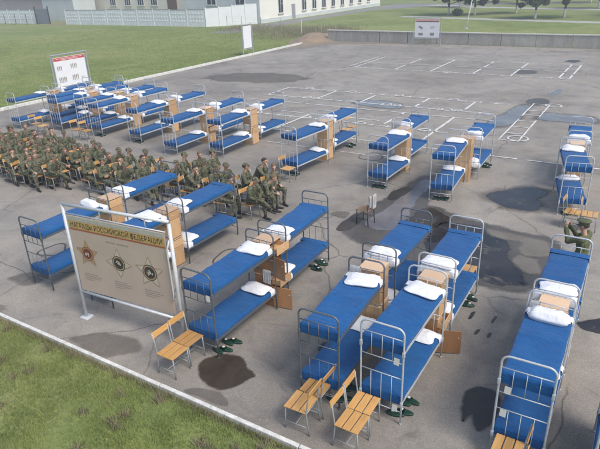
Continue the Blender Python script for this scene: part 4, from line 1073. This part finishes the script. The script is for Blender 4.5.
bm = nb(); poly(bm, [(-42, 118), (-30, 110.2), (-9, 103), (20, 95), (20, 98), (-9, 106.5), (-30, 113.8), (-40, 121)], .008); struct('path', bm, M['path'])

# precast fence with diamond relief
def fence_panel(label, x0, x1, y, h=2.35, mm='fence', rz=None, p0=None, p1=None, relief=True):
    a = Vector((x0, y, 0)) if p0 is None else Vector((*p0, 0)); c = Vector((x1, y, 0)) if p1 is None else Vector((*p1, 0))
    L = (c-a).length; t = thing('fence_panel', label, 'fence panel', (a+c)/2, math.atan2(c.y-a.y, c.x-a.x), 'precast concrete fence panels')
    b = nb(); bx(b, 0, 0, h/2, L-.16, .12, h)
    if relief:
        nx = max(2, int(L/.62)); nzq = 3
        for i in range(nx):
            for j in range(nzq):
                cx = -L/2+.3+(i+.5)*(L-.6)/nx; cz = .45+(j+.5)*(h-.7)/nzq; w = (L-.6)/nx*.46; hh = (h-.7)/nzq*.42
                q = [b.verts.new(p) for p in ((cx-w, -.0605, cz), (cx, -.0605, cz-hh), (cx+w, -.0605, cz), (cx, -.0605, cz+hh))]; ap = b.verts.new((cx, -.12, cz))
                for k in range(4): b.faces.new((q[k], q[(k+1) % 4], ap))
    obj('slab', b, M[mm], t)
    b = nb(); bx(b, -L/2, 0, (h+.1)/2, .15, .22, h+.1); obj('post', b, M['fence' if relief else 'fencewhite'], t)
    b = nb(); bx(b, 0, 0, h+.035, L-.16, .17, .07); obj('cap', b, M['fencecap'], t)
    return t
W35 = 3.45; xs = -116.; n = 0
while xs < -97: 
    fence_panel(f'bluish white fence panel left of the gate, {ORD[n]} from the frame edge side', xs, xs+W35, 67.6); xs += W35; n += 1
xs = -89.0; n = 0
while xs < -57.5:
    fence_panel(f'diamond patterned white fence panel, {ORD[n]} to the right of the gateway', xs, xs+3.5, 67.6+J(.05), 2.35+J(.05)); xs += 3.5; n += 1
FE = [(-57.4, 67.6), (-56.1, 69.1), (-54.8, 70.6), (-53.5, 72.1), (-52.3, 73.5)]
for i in range(4): fence_panel(f'plain bright white fence panel, {ORD[i]} of four leading to the white building', 0, 0, 0, 2.55+.12*i, 'fencewhite', None, FE[i], FE[i+1], False)
t = thing('gate', 'grey sheet metal gate leaf standing in the fence opening', 'gate', (-95.2, 67.4, 0), .12)
b = nb(); bx(b, 0, 0, 1.35, 3.0, .06, 2.5); obj('leaf', b, M['gate'], t)
b = nb(); bx(b, -1.6, 0, 1.5, .16, .16, 3.0); bx(b, 1.6, 0, 1.5, .16, .16, 3.0); obj('gate_post', b, M['rust'], t)
bm = blob([(-93, 66.3), (-90, 66.2), (-89, 67.5), (-89.6, 72), (-92.6, 72)], 6, .3, 121, .008); struct('sandy_track', bm, M['dirt'])
t = thing('pipe_railing', 'thin dark pipe railing standing in front of the left fence', 'railing', (-99, 66.0, 0))
for x in (-5.5, -2.3, 1.0, 4.2):
    b = nb(); tube(b, [(x, 0, 0), (x, 0, 1.75)], .05, 6); obj('post', b, M['rust'], t)
b = nb(); tube(b, [(-5.5, 0, .9), (4.2, 0, .9)], .02, 6); obj('rail', b, M['rust'], t)
t = thing('wire_fence', 'thin wire fence with slim posts running from the white wall to the mound', 'fence', (0, 0, 0))
WP = [(-52.3, 66.0), (-48.6, 64.5), (-44.5, 63.2), (-40.6, 62.0), (-36.9, 60.8), (-33.4, 59.4)]
for i, (x, y) in enumerate(WP):
    b = nb(); tube(b, [(x, y, 0), (x, y, 1.7)], .035 if i != 4 else .05, 6); obj('post', b, M['greyframe' if i != 4 else 'pole'], t)
b = nb()
for (a, c) in zip(WP, WP[1:]):
    for z in (.2, .6, 1., 1.4, 1.65): tube(b, [(a[0], a[1], z), (c[0], c[1], z)], .006, 4)
obj('wire', b, M['greyframe'], t)

# buildings
def window(parent, x, y, z0, w, h, facing, label=None, mull=2):
    """facing: 'E' = +x wall, 'S' = -y wall"""
    f = thing_part = None
    R = 0. if facing == 'S' else PI/2
    b = nb(); fr = .09
    bx(b, 0, -.03, h/2, .0+w, .08, fr); bx(b, 0, -.03, -h/2, w, .08, fr)
    for s in (-1, 1): bx(b, s*(w/2-fr/2), -.03, 0, fr, .08, h-fr-.004)
    for k in range(1, mull): bx(b, -w/2+k*w/mull, -.03, 0, .06, .06, h-fr-.004)
    bx(b, w/4, -.035, h*.18, w/2-.13, .05, .05)
    o = obj('window', b, M['frame'], parent); o.location = (x, y, z0+h/2); o.rotation_euler.z = R
    b = nb(); bx(b, 0, .0, 0, w-.06, .03, h-.06); obj('pane', b, M['glass'], o)
    b = nb(); bx(b, 0, -.09, -h/2-.075, w+.2, .22, .06); obj('sill', b, M['concretelt'], o)
t = thing('white_building', 'long white plastered building with a row of dark windows facing the drive', 'building', (-51.9, 73.7, 0))
b = nb(); bx(b, -7.5, 22.1, 3.6, 15, 44.2, 7.2); obj('wall', b, [M['plaster']], t)
b = nb(); bx(b, .04, 22.1, .3, .10, 44.3, .6); obj('plinth', b, M['plastergrey'], t)
b = nb(); bx(b, -7.5, 22.1, 7.3, 15.8, 45.0, .2, None, .03); 
r0 = [(-15.4, 0-.4, 7.4), (.4, -.4, 7.4), (.4, 44.6, 7.4), (-15.4, 44.6, 7.4)]; vs = [b.verts.new(p) for p in r0]; ra = b.verts.new((-7.5, -.4, 10)); rb = b.verts.new((-7.5, 44.6, 10))
for f in ((vs[0], vs[1], ra), (vs[1], vs[2], rb, ra), (vs[2], vs[3], rb), (vs[3], vs[0], ra, rb)): b.faces.new(f)
obj('roof', b, M['roofm'], t)
b = nb(); bx(b, -7.5, -.03, 3.55, 14.9, .05, 7.05); obj('gable_facing', b, M['plastergrey'], t)
for y in (5.6, 12.8, 16.2, 19.6, 23.1, 26.7, 30.4, 34.2, 38.3): window(t, .03, y, 1.15, 1.5, 2.0, 'E'); 
for y in (5.6, 12.8, 16.2, 19.6, 23.1, 26.7, 30.4, 34.2, 38.3): window(t, .03, y, 4.6, 1.5, 1.8, 'E')
b = nb(); bx(b, .04, 9.4, 1.15, .12, 1.0, 2.3); obj('door', b, M['greydoor'], t)
for x in (-3.6, -9.2): window(t, x, -.07, 2.7, 1.9, 1.9, 'S')
t = thing('cream_building', 'cream plastered building behind the patterned fence with paired windows', 'building', (-84, 80, 0))
b = nb(); bx(b, 0, 5, 3.4, 35, 10, 6.8); obj('wall', b, M['cream'], t)
b = nb(); bx(b, 0, 5, 6.95, 36, 11, .3, None, .04); obj('roof', b, M['roofm'], t)
for x in (-13.5, -6.6, -2.6, .8, 4.2): window(t, x, -.03, 2.35, 1.7, 1.9, 'S', None, 3)
b = nb(); bx(b, 8.6, -.05, 3.0, 2.2, .12, 3.4); obj('door', b, M['browndoor'], t)
t = thing('low_shed', 'long dusty pink low building beyond the left fence', 'shed', (-128, 88, 0))
b = nb(); bx(b, 0, 0, 2.0, 44, 9, 4.0); obj('wall', b, M['pinkwall'], t)
b = nb(); bx(b, 0, 0, 4.1, 45, 10, .25); obj('roof', b, M['roofm'], t)
t = thing('grey_shed', 'grey flat building beside the gateway behind the fence', 'shed', (-98.5, 76, 0))
b = nb(); bx(b, 0, 0, 2.2, 9, 5, 4.4); obj('wall', b, M['plastergrey'], t)
b = nb(); bx(b, 0, 0, 4.5, 9.6, 5.6, .2); obj('roof', b, M['roofm'], t)

# trees
def tree(name, label, x, y, h=7., cr=2.6, cz=None, lf='leafd', nleaf=11000, low=1.6, seed=0, trunk_r=.16, sz=.17, g='trees on the far lawn'):
    rnd = np.random.default_rng(seed+5); R = random.Random(seed)
    t = thing(name, label, 'tree', (x, y, 0), 0, g)
    b = nb(); top = Vector((R.uniform(-.3, .3), R.uniform(-.3, .3), h*.62))
    pts = [Vector((0, 0, 1.15)), Vector((R.uniform(-.08, .08), R.uniform(-.08, .08), h*.3)), top]
    tube(b, [(0, 0, 1.15), tuple(pts[1]), tuple(top)], [trunk_r*.92, trunk_r*.75, trunk_r*.3], 9)
    tips = []
    for i in range(9):
        a = R.uniform(0, 2*PI); z0 = R.uniform(low*.85, h*.55); k = z0/(h*.62); base = Vector((top.x*k, top.y*k, z0))
        ln = cr*R.uniform(.55, .9); tip = base+Vector((math.cos(a)*ln, math.sin(a)*ln, R.uniform(.1, 1.2)))
        tube(b, [tuple(base), tuple(base.lerp(tip, .5)+Vector((0, 0, .15))), tuple(tip)], [trunk_r*.4, trunk_r*.25, trunk_r*.1], 6); tips.append(tip)
    obj('limbs', b, M['bark'], t, True)
    b = nb(); tube(b, [(0, 0, -.05), (0, 0, .2), (0, 0, 1.15)], [trunk_r*1.35, trunk_r*1.05, trunk_r*.92], 10); obj('trunk', b, M['limewash'], t, True)
    # leaf clumps: clusters inside an uneven crown volume
    ncl = 46; cl = []
    for i in range(ncl):
        while 1:
            p = rnd.uniform(-1, 1, 3)
            if np.linalg.norm(p) < 1: break
        p = p*np.array([cr, cr, (h-low)/2])*.9+np.array([0, 0, (h+low)/2]); cl.append((p, rnd.uniform(.45, .95)))
    for tp in tips: cl.append((np.array(tp), rnd.uniform(.4, .75)))
    per = nleaf//len(cl); Pp = []
    for p, r in cl:
        d = rnd.normal(size=(per, 3)); d /= np.linalg.norm(d, axis=1)[:, None]; Pp.append(p+d*(r*rnd.uniform(.3, 1, (per, 1))**.6)*np.array([1, 1, .75]))
    Pp = np.concatenate(Pp); Pp = Pp[Pp[:, 2] > low*.55]; n = len(Pp)
    leafmesh('crown', Pp, sz, rnd, M[lf], t)
    return t
def leafmesh(name, Pp, sz, rnd, m, parent):
    n = len(Pp); A = rnd.normal(size=(n, 3)); A /= np.linalg.norm(A, axis=1)[:, None]; Bq = np.cross(A, rnd.normal(size=(n, 3))); Bq /= np.linalg.norm(Bq, axis=1)[:, None]
    s = sz*rnd.uniform(.6, 1.3, (n, 1)); co = np.stack([Pp-A*s, Pp+Bq*s*.5, Pp+A*s, Pp-Bq*s*.5], 1).reshape(-1, 3)
    me = bpy.data.meshes.new(name); me.vertices.add(n*4); me.vertices.foreach_set('co', co.ravel()); me.loops.add(n*4); me.loops.foreach_set('vertex_index', np.arange(n*4, dtype=np.int32))
    me.polygons.add(n); me.polygons.foreach_set('loop_start', np.arange(0, n*4, 4, dtype=np.int32)); me.update(calc_edges=True); me.materials.append(m)
    o = bpy.data.objects.new(name, me); C.objects.link(o)
    if parent: o.parent = parent
    return o
tree('leafy_tree', 'dark leafy tree with whitewashed trunk left of the leaning pole', -29.0, 92.5, 7.5, 3.9, seed=1, low=1.70)
tree('leafy_tree', 'dark tree with whitewashed trunk directly behind the leaning white pole', -24.9, 92.5, 7.5, 3.9, seed=2, low=1.60)
tree('leafy_tree', 'tree with low hanging crown near the middle of the far lawn', -19.6, 96.5, 7., 3.0, seed=3, low=2.00, lf='leafd')
tree('broad_bushy_tree', 'bushy mid green tree with foliage almost down to the path', -15.0, 86.5, 6.5, 2.6, seed=4, low=1.30, lf='leafm')
tree('leafy_tree', 'dark tree with whitewashed trunk right of the bushy tree', -11.6, 88.5, 7.5, 3.4, seed=5, low=1.70)
tree('leafy_tree', 'dark tree at the far right edge beyond both paths', -9.2, 107.5, 8., 3.9, seed=6, low=1.40)
tree('leafy_tree', 'rightmost dark tree on the far lawn beyond the wall', -2.0, 92.5, 8., 3.9, seed=7, low=1.70)
tree('leafy_tree', 'small dark tree standing just left of the top centre path', -33.0, 112, 7., 3.0, seed=8, low=1.40)
tree('leafy_tree', 'distant dark tree past the second path, centre right', -22.0, 122, 8., 4.0, seed=9, low=0.80)
tree('leafy_tree', 'distant dark tree past the second path, far right', -12.0, 124, 8., 4.4, seed=10, low=0.80)
tree('leafy_tree', 'distant dark tree past the second path behind the pole', -30.0, 128, 8., 4.4, seed=11, low=0.80)
t = thing('flag_pole', 'slender white pole leaning slightly on the lawn behind the wall', 'pole', (-19.85, 70.5, 0))
b = nb(); tube(b, [(0, 0, 0), (.16, 0, 1.2), (.98, 0, 7.)], [.075, .065, .045], 10); obj('shaft', b, M['pole'], t, True)
b = nb(); bx(b, 0, 0, .06, .35, .35, .12, None, .02); obj('footing', b, M['concretelt'], t)

def shrub(label, x, y, r, h, seed, mm='leafm', n=1500, sz=.12):
    rnd = np.random.default_rng(seed); t = thing('shrub', label, 'shrub', (x, y, 0), 0, 'shrubs')
    b = nb()
    for k in range(6): a = k*1.05; tube(b, [(0, 0, 0), (math.cos(a)*r*.5, math.sin(a)*r*.5, h*.7)], [.03, .01], 5)
    obj('stem', b, M['bark'], t)
    P = rnd.normal(size=(n, 3)); P /= np.linalg.norm(P, axis=1)[:, None]; P = P*rnd.uniform(.4, 1, (n, 1))*np.array([r, r, h*.5])+np.array([0, 0, h*.52]); leafmesh('foliage', P, sz, rnd, M[mm], t)
shrub('low green shrub in the gateway opening of the fence', -92.2, 72.5, 1.3, 1.4, 31)
shrub('small dark shrub at the foot of the tree behind the pole', -27.0, 90.5, .9, 1.1, 32, 'leafd', 700)
for i, (x, y) in enumerate([(-9.8, 72), (-6.8, 71)]): pass

# ------------------------------------------------------------------ grass and weeds (uncountable)
def blades(name, P, h, w, rnd, m, lean=.5):
    n = len(P); a = rnd.uniform(0, 2*PI, n); d = np.stack([np.cos(a), np.sin(a), np.zeros(n)], 1); hh = h*rnd.uniform(.5, 1.3, (n, 1))
    a2 = rnd.uniform(0, 2*PI, n); le = np.stack([np.cos(a2), np.sin(a2), np.zeros(n)], 1)*hh*rnd.uniform(0, lean, (n, 1))
    base = np.concatenate([P, np.zeros((n, 1))], 1) if P.shape[1] == 2 else P
    co = np.stack([base-d*w/2, base+d*w/2, base+le+np.concatenate([np.zeros((n, 2)), hh], 1)], 1).reshape(-1, 3)
    me = bpy.data.meshes.new(name); me.vertices.add(n*3); me.vertices.foreach_set('co', co.ravel()); me.loops.add(n*3); me.loops.foreach_set('vertex_index', np.arange(n*3, dtype=np.int32))
    me.polygons.add(n); me.polygons.foreach_set('loop_start', np.arange(0, n*3, 3, dtype=np.int32)); me.update(calc_edges=True); me.materials.append(m)
    o = bpy.data.objects.new(name, me); C.objects.link(o); return o
P = rng.uniform(size=(90000, 2))*np.array([15.5, 4.6])+np.array([-16, .65])
cl = rng.uniform(size=(500, 2))*np.array([15.5, 4.6])+np.array([-16, .65]); Q = cl[rng.integers(0, 500, 50000)]+rng.normal(size=(50000, 2))*.12
P = np.concatenate([P, Q]); P = P[P[:, 1] < 5.27]
keep = np.array([noise.noise(Vector((x*1.1, y*1.1, 3))) > -.22+.25*random.random() or random.random() < .25 for x, y in P]); P = P[keep]
cl = rng.uniform(size=(160, 2))*np.array([15.5, 4.6])+np.array([-16, .65]); Q = cl[rng.integers(0, 160, 9000)]+rng.normal(size=(9000, 2))*.05; Q = Q[Q[:, 1] < 5.24]
tag(blades('weed_clumps', Q, .14, .016, rng, M['weedblade'], .9), 'taller pale weed clumps in the near grass', 'weeds', None, 'stuff')
tag(blades('grass', P, .075, .011, rng, M['grassblade']), 'short green grass along the near kerb', 'grass', None, 'stuff')
P = np.stack([rng.uniform(-16, 0, 5000), 5.26-np.abs(rng.normal(size=5000))*.06+.0], 1)
P = P[P[:, 1] < 5.26]
tag(blades('kerb_weeds', P, .11, .012, rng, M['weedblade']), 'dry weeds growing against the near kerb', 'weeds', None, 'stuff')
P = np.stack([-31.78-rng.uniform(0, 1, 90000)**1.5*40, rng.uniform(14, 67, 90000)], 1)
tag(blades('field_grass', P, .055, .05, rng, M['grassblade'], .8), 'rough green grass of the field left of the asphalt', 'grass', None, 'stuff')
P = np.concatenate([np.stack([rng.normal(-36, 4, 6000), rng.normal(62, 3.5, 6000)], 1), np.stack([rng.uniform(-52, -34, 5000), rng.normal(66, 2.5, 5000)], 1)])
P = P[(P[:, 0] < -31.8) & (P[:, 1] > 54)]
tag(blades('dry_weeds', P, .42, .035, rng, M['weedblade'], .6), 'tall dry weeds beyond the corner of the asphalt', 'weeds', None, 'stuff')

bm = nb(); bmesh.ops.create_cube(bm, size=1., matrix=Matrix.LocRotScale(Vector((-60, 180, 6)), None, Vector((900, 640, 15))))
hm = bpy.data.materials.new('haze_air'); hm.use_nodes = True; hn = hm.node_tree; hn.nodes.remove(hn.nodes['Principled BSDF'])
pv = hn.nodes.new('ShaderNodeVolumePrincipled'); pv.inputs['Color'].default_value = (.86, .92, 1, 1); pv.inputs['Density'].default_value = .0024; pv.inputs['Anisotropy'].default_value = .2
hn.links.new(pv.outputs[0], hn.nodes['Material Output'].inputs['Volume'])
tag(obj('haze', bm, hm), 'thin pale haze in the air over the parade ground', 'haze', None, 'stuff')

# ------------------------------------------------------------------ light, camera, render
w = bpy.data.worlds.new('World'); scene.world = w; w.use_nodes = True; nt = w.node_tree
sky = nt.nodes.new('ShaderNodeTexSky'); sky.sky_type = 'NISHITA'; sky.sun_disc = False
SUN_EL, SUN_AZ = math.radians(52), math.radians(105)   # azimuth measured from +y towards +x
sky.sun_elevation = SUN_EL; sky.sun_rotation = SUN_AZ; sky.air_density = 1.2; sky.dust_density = 3.; sky.ozone_density = 1.
nt.links.new(sky.outputs['Color'], nt.nodes['Background'].inputs['Color']); nt.nodes['Background'].inputs['Strength'].default_value = .14
sd = bpy.data.lights.new('sun', 'SUN'); sd.energy = 1.5; sd.angle = math.radians(20); sd.color = (1, .96, .9)
so = bpy.data.objects.new('sun', sd); C.objects.link(so)
dirv = Vector((math.sin(SUN_AZ)*math.cos(SUN_EL), math.cos(SUN_AZ)*math.cos(SUN_EL), math.sin(SUN_EL)))
so.rotation_euler = dirv.to_track_quat('Z', 'Y').to_euler(); so.location = dirv*50

F_, PITCH, ROLL, HC, TH = 560.24, .41889, -.036787, 6.5657, .56024
cd = bpy.data.cameras.new('camera'); cam = bpy.data.objects.new('camera', cd); C.objects.link(cam)
Fw = Vector((-math.sin(TH), math.cos(TH), 0)); Rt = Vector((math.cos(TH), math.sin(TH), 0)); Zz = Vector((0, 0, 1))
fwd = Fw*math.cos(PITCH)-Zz*math.sin(PITCH); upv = Fw*math.sin(PITCH)+Zz*math.cos(PITCH)
Xc = Rt*math.cos(ROLL)+upv*math.sin(ROLL); Yc = upv*math.cos(ROLL)-Rt*math.sin(ROLL)
mx = Matrix((Xc, Yc, -fwd)).transposed().to_4x4(); mx.translation = (0, 0, HC); cam.matrix_world = mx
cd.sensor_width = 36; cd.lens = 36*F_/600; cd.clip_start = .1; cd.clip_end = 2000
scene.camera = cam
scene.render.engine = 'CYCLES'
vs_ = scene.view_settings; vs_.view_transform = 'Standard'; vs_.look = 'None'; vs_.gamma = 1.; vs_.use_curve_mapping = False; vs_.exposure = .48
scene.render.resolution_x = 1024; scene.render.resolution_y = 766
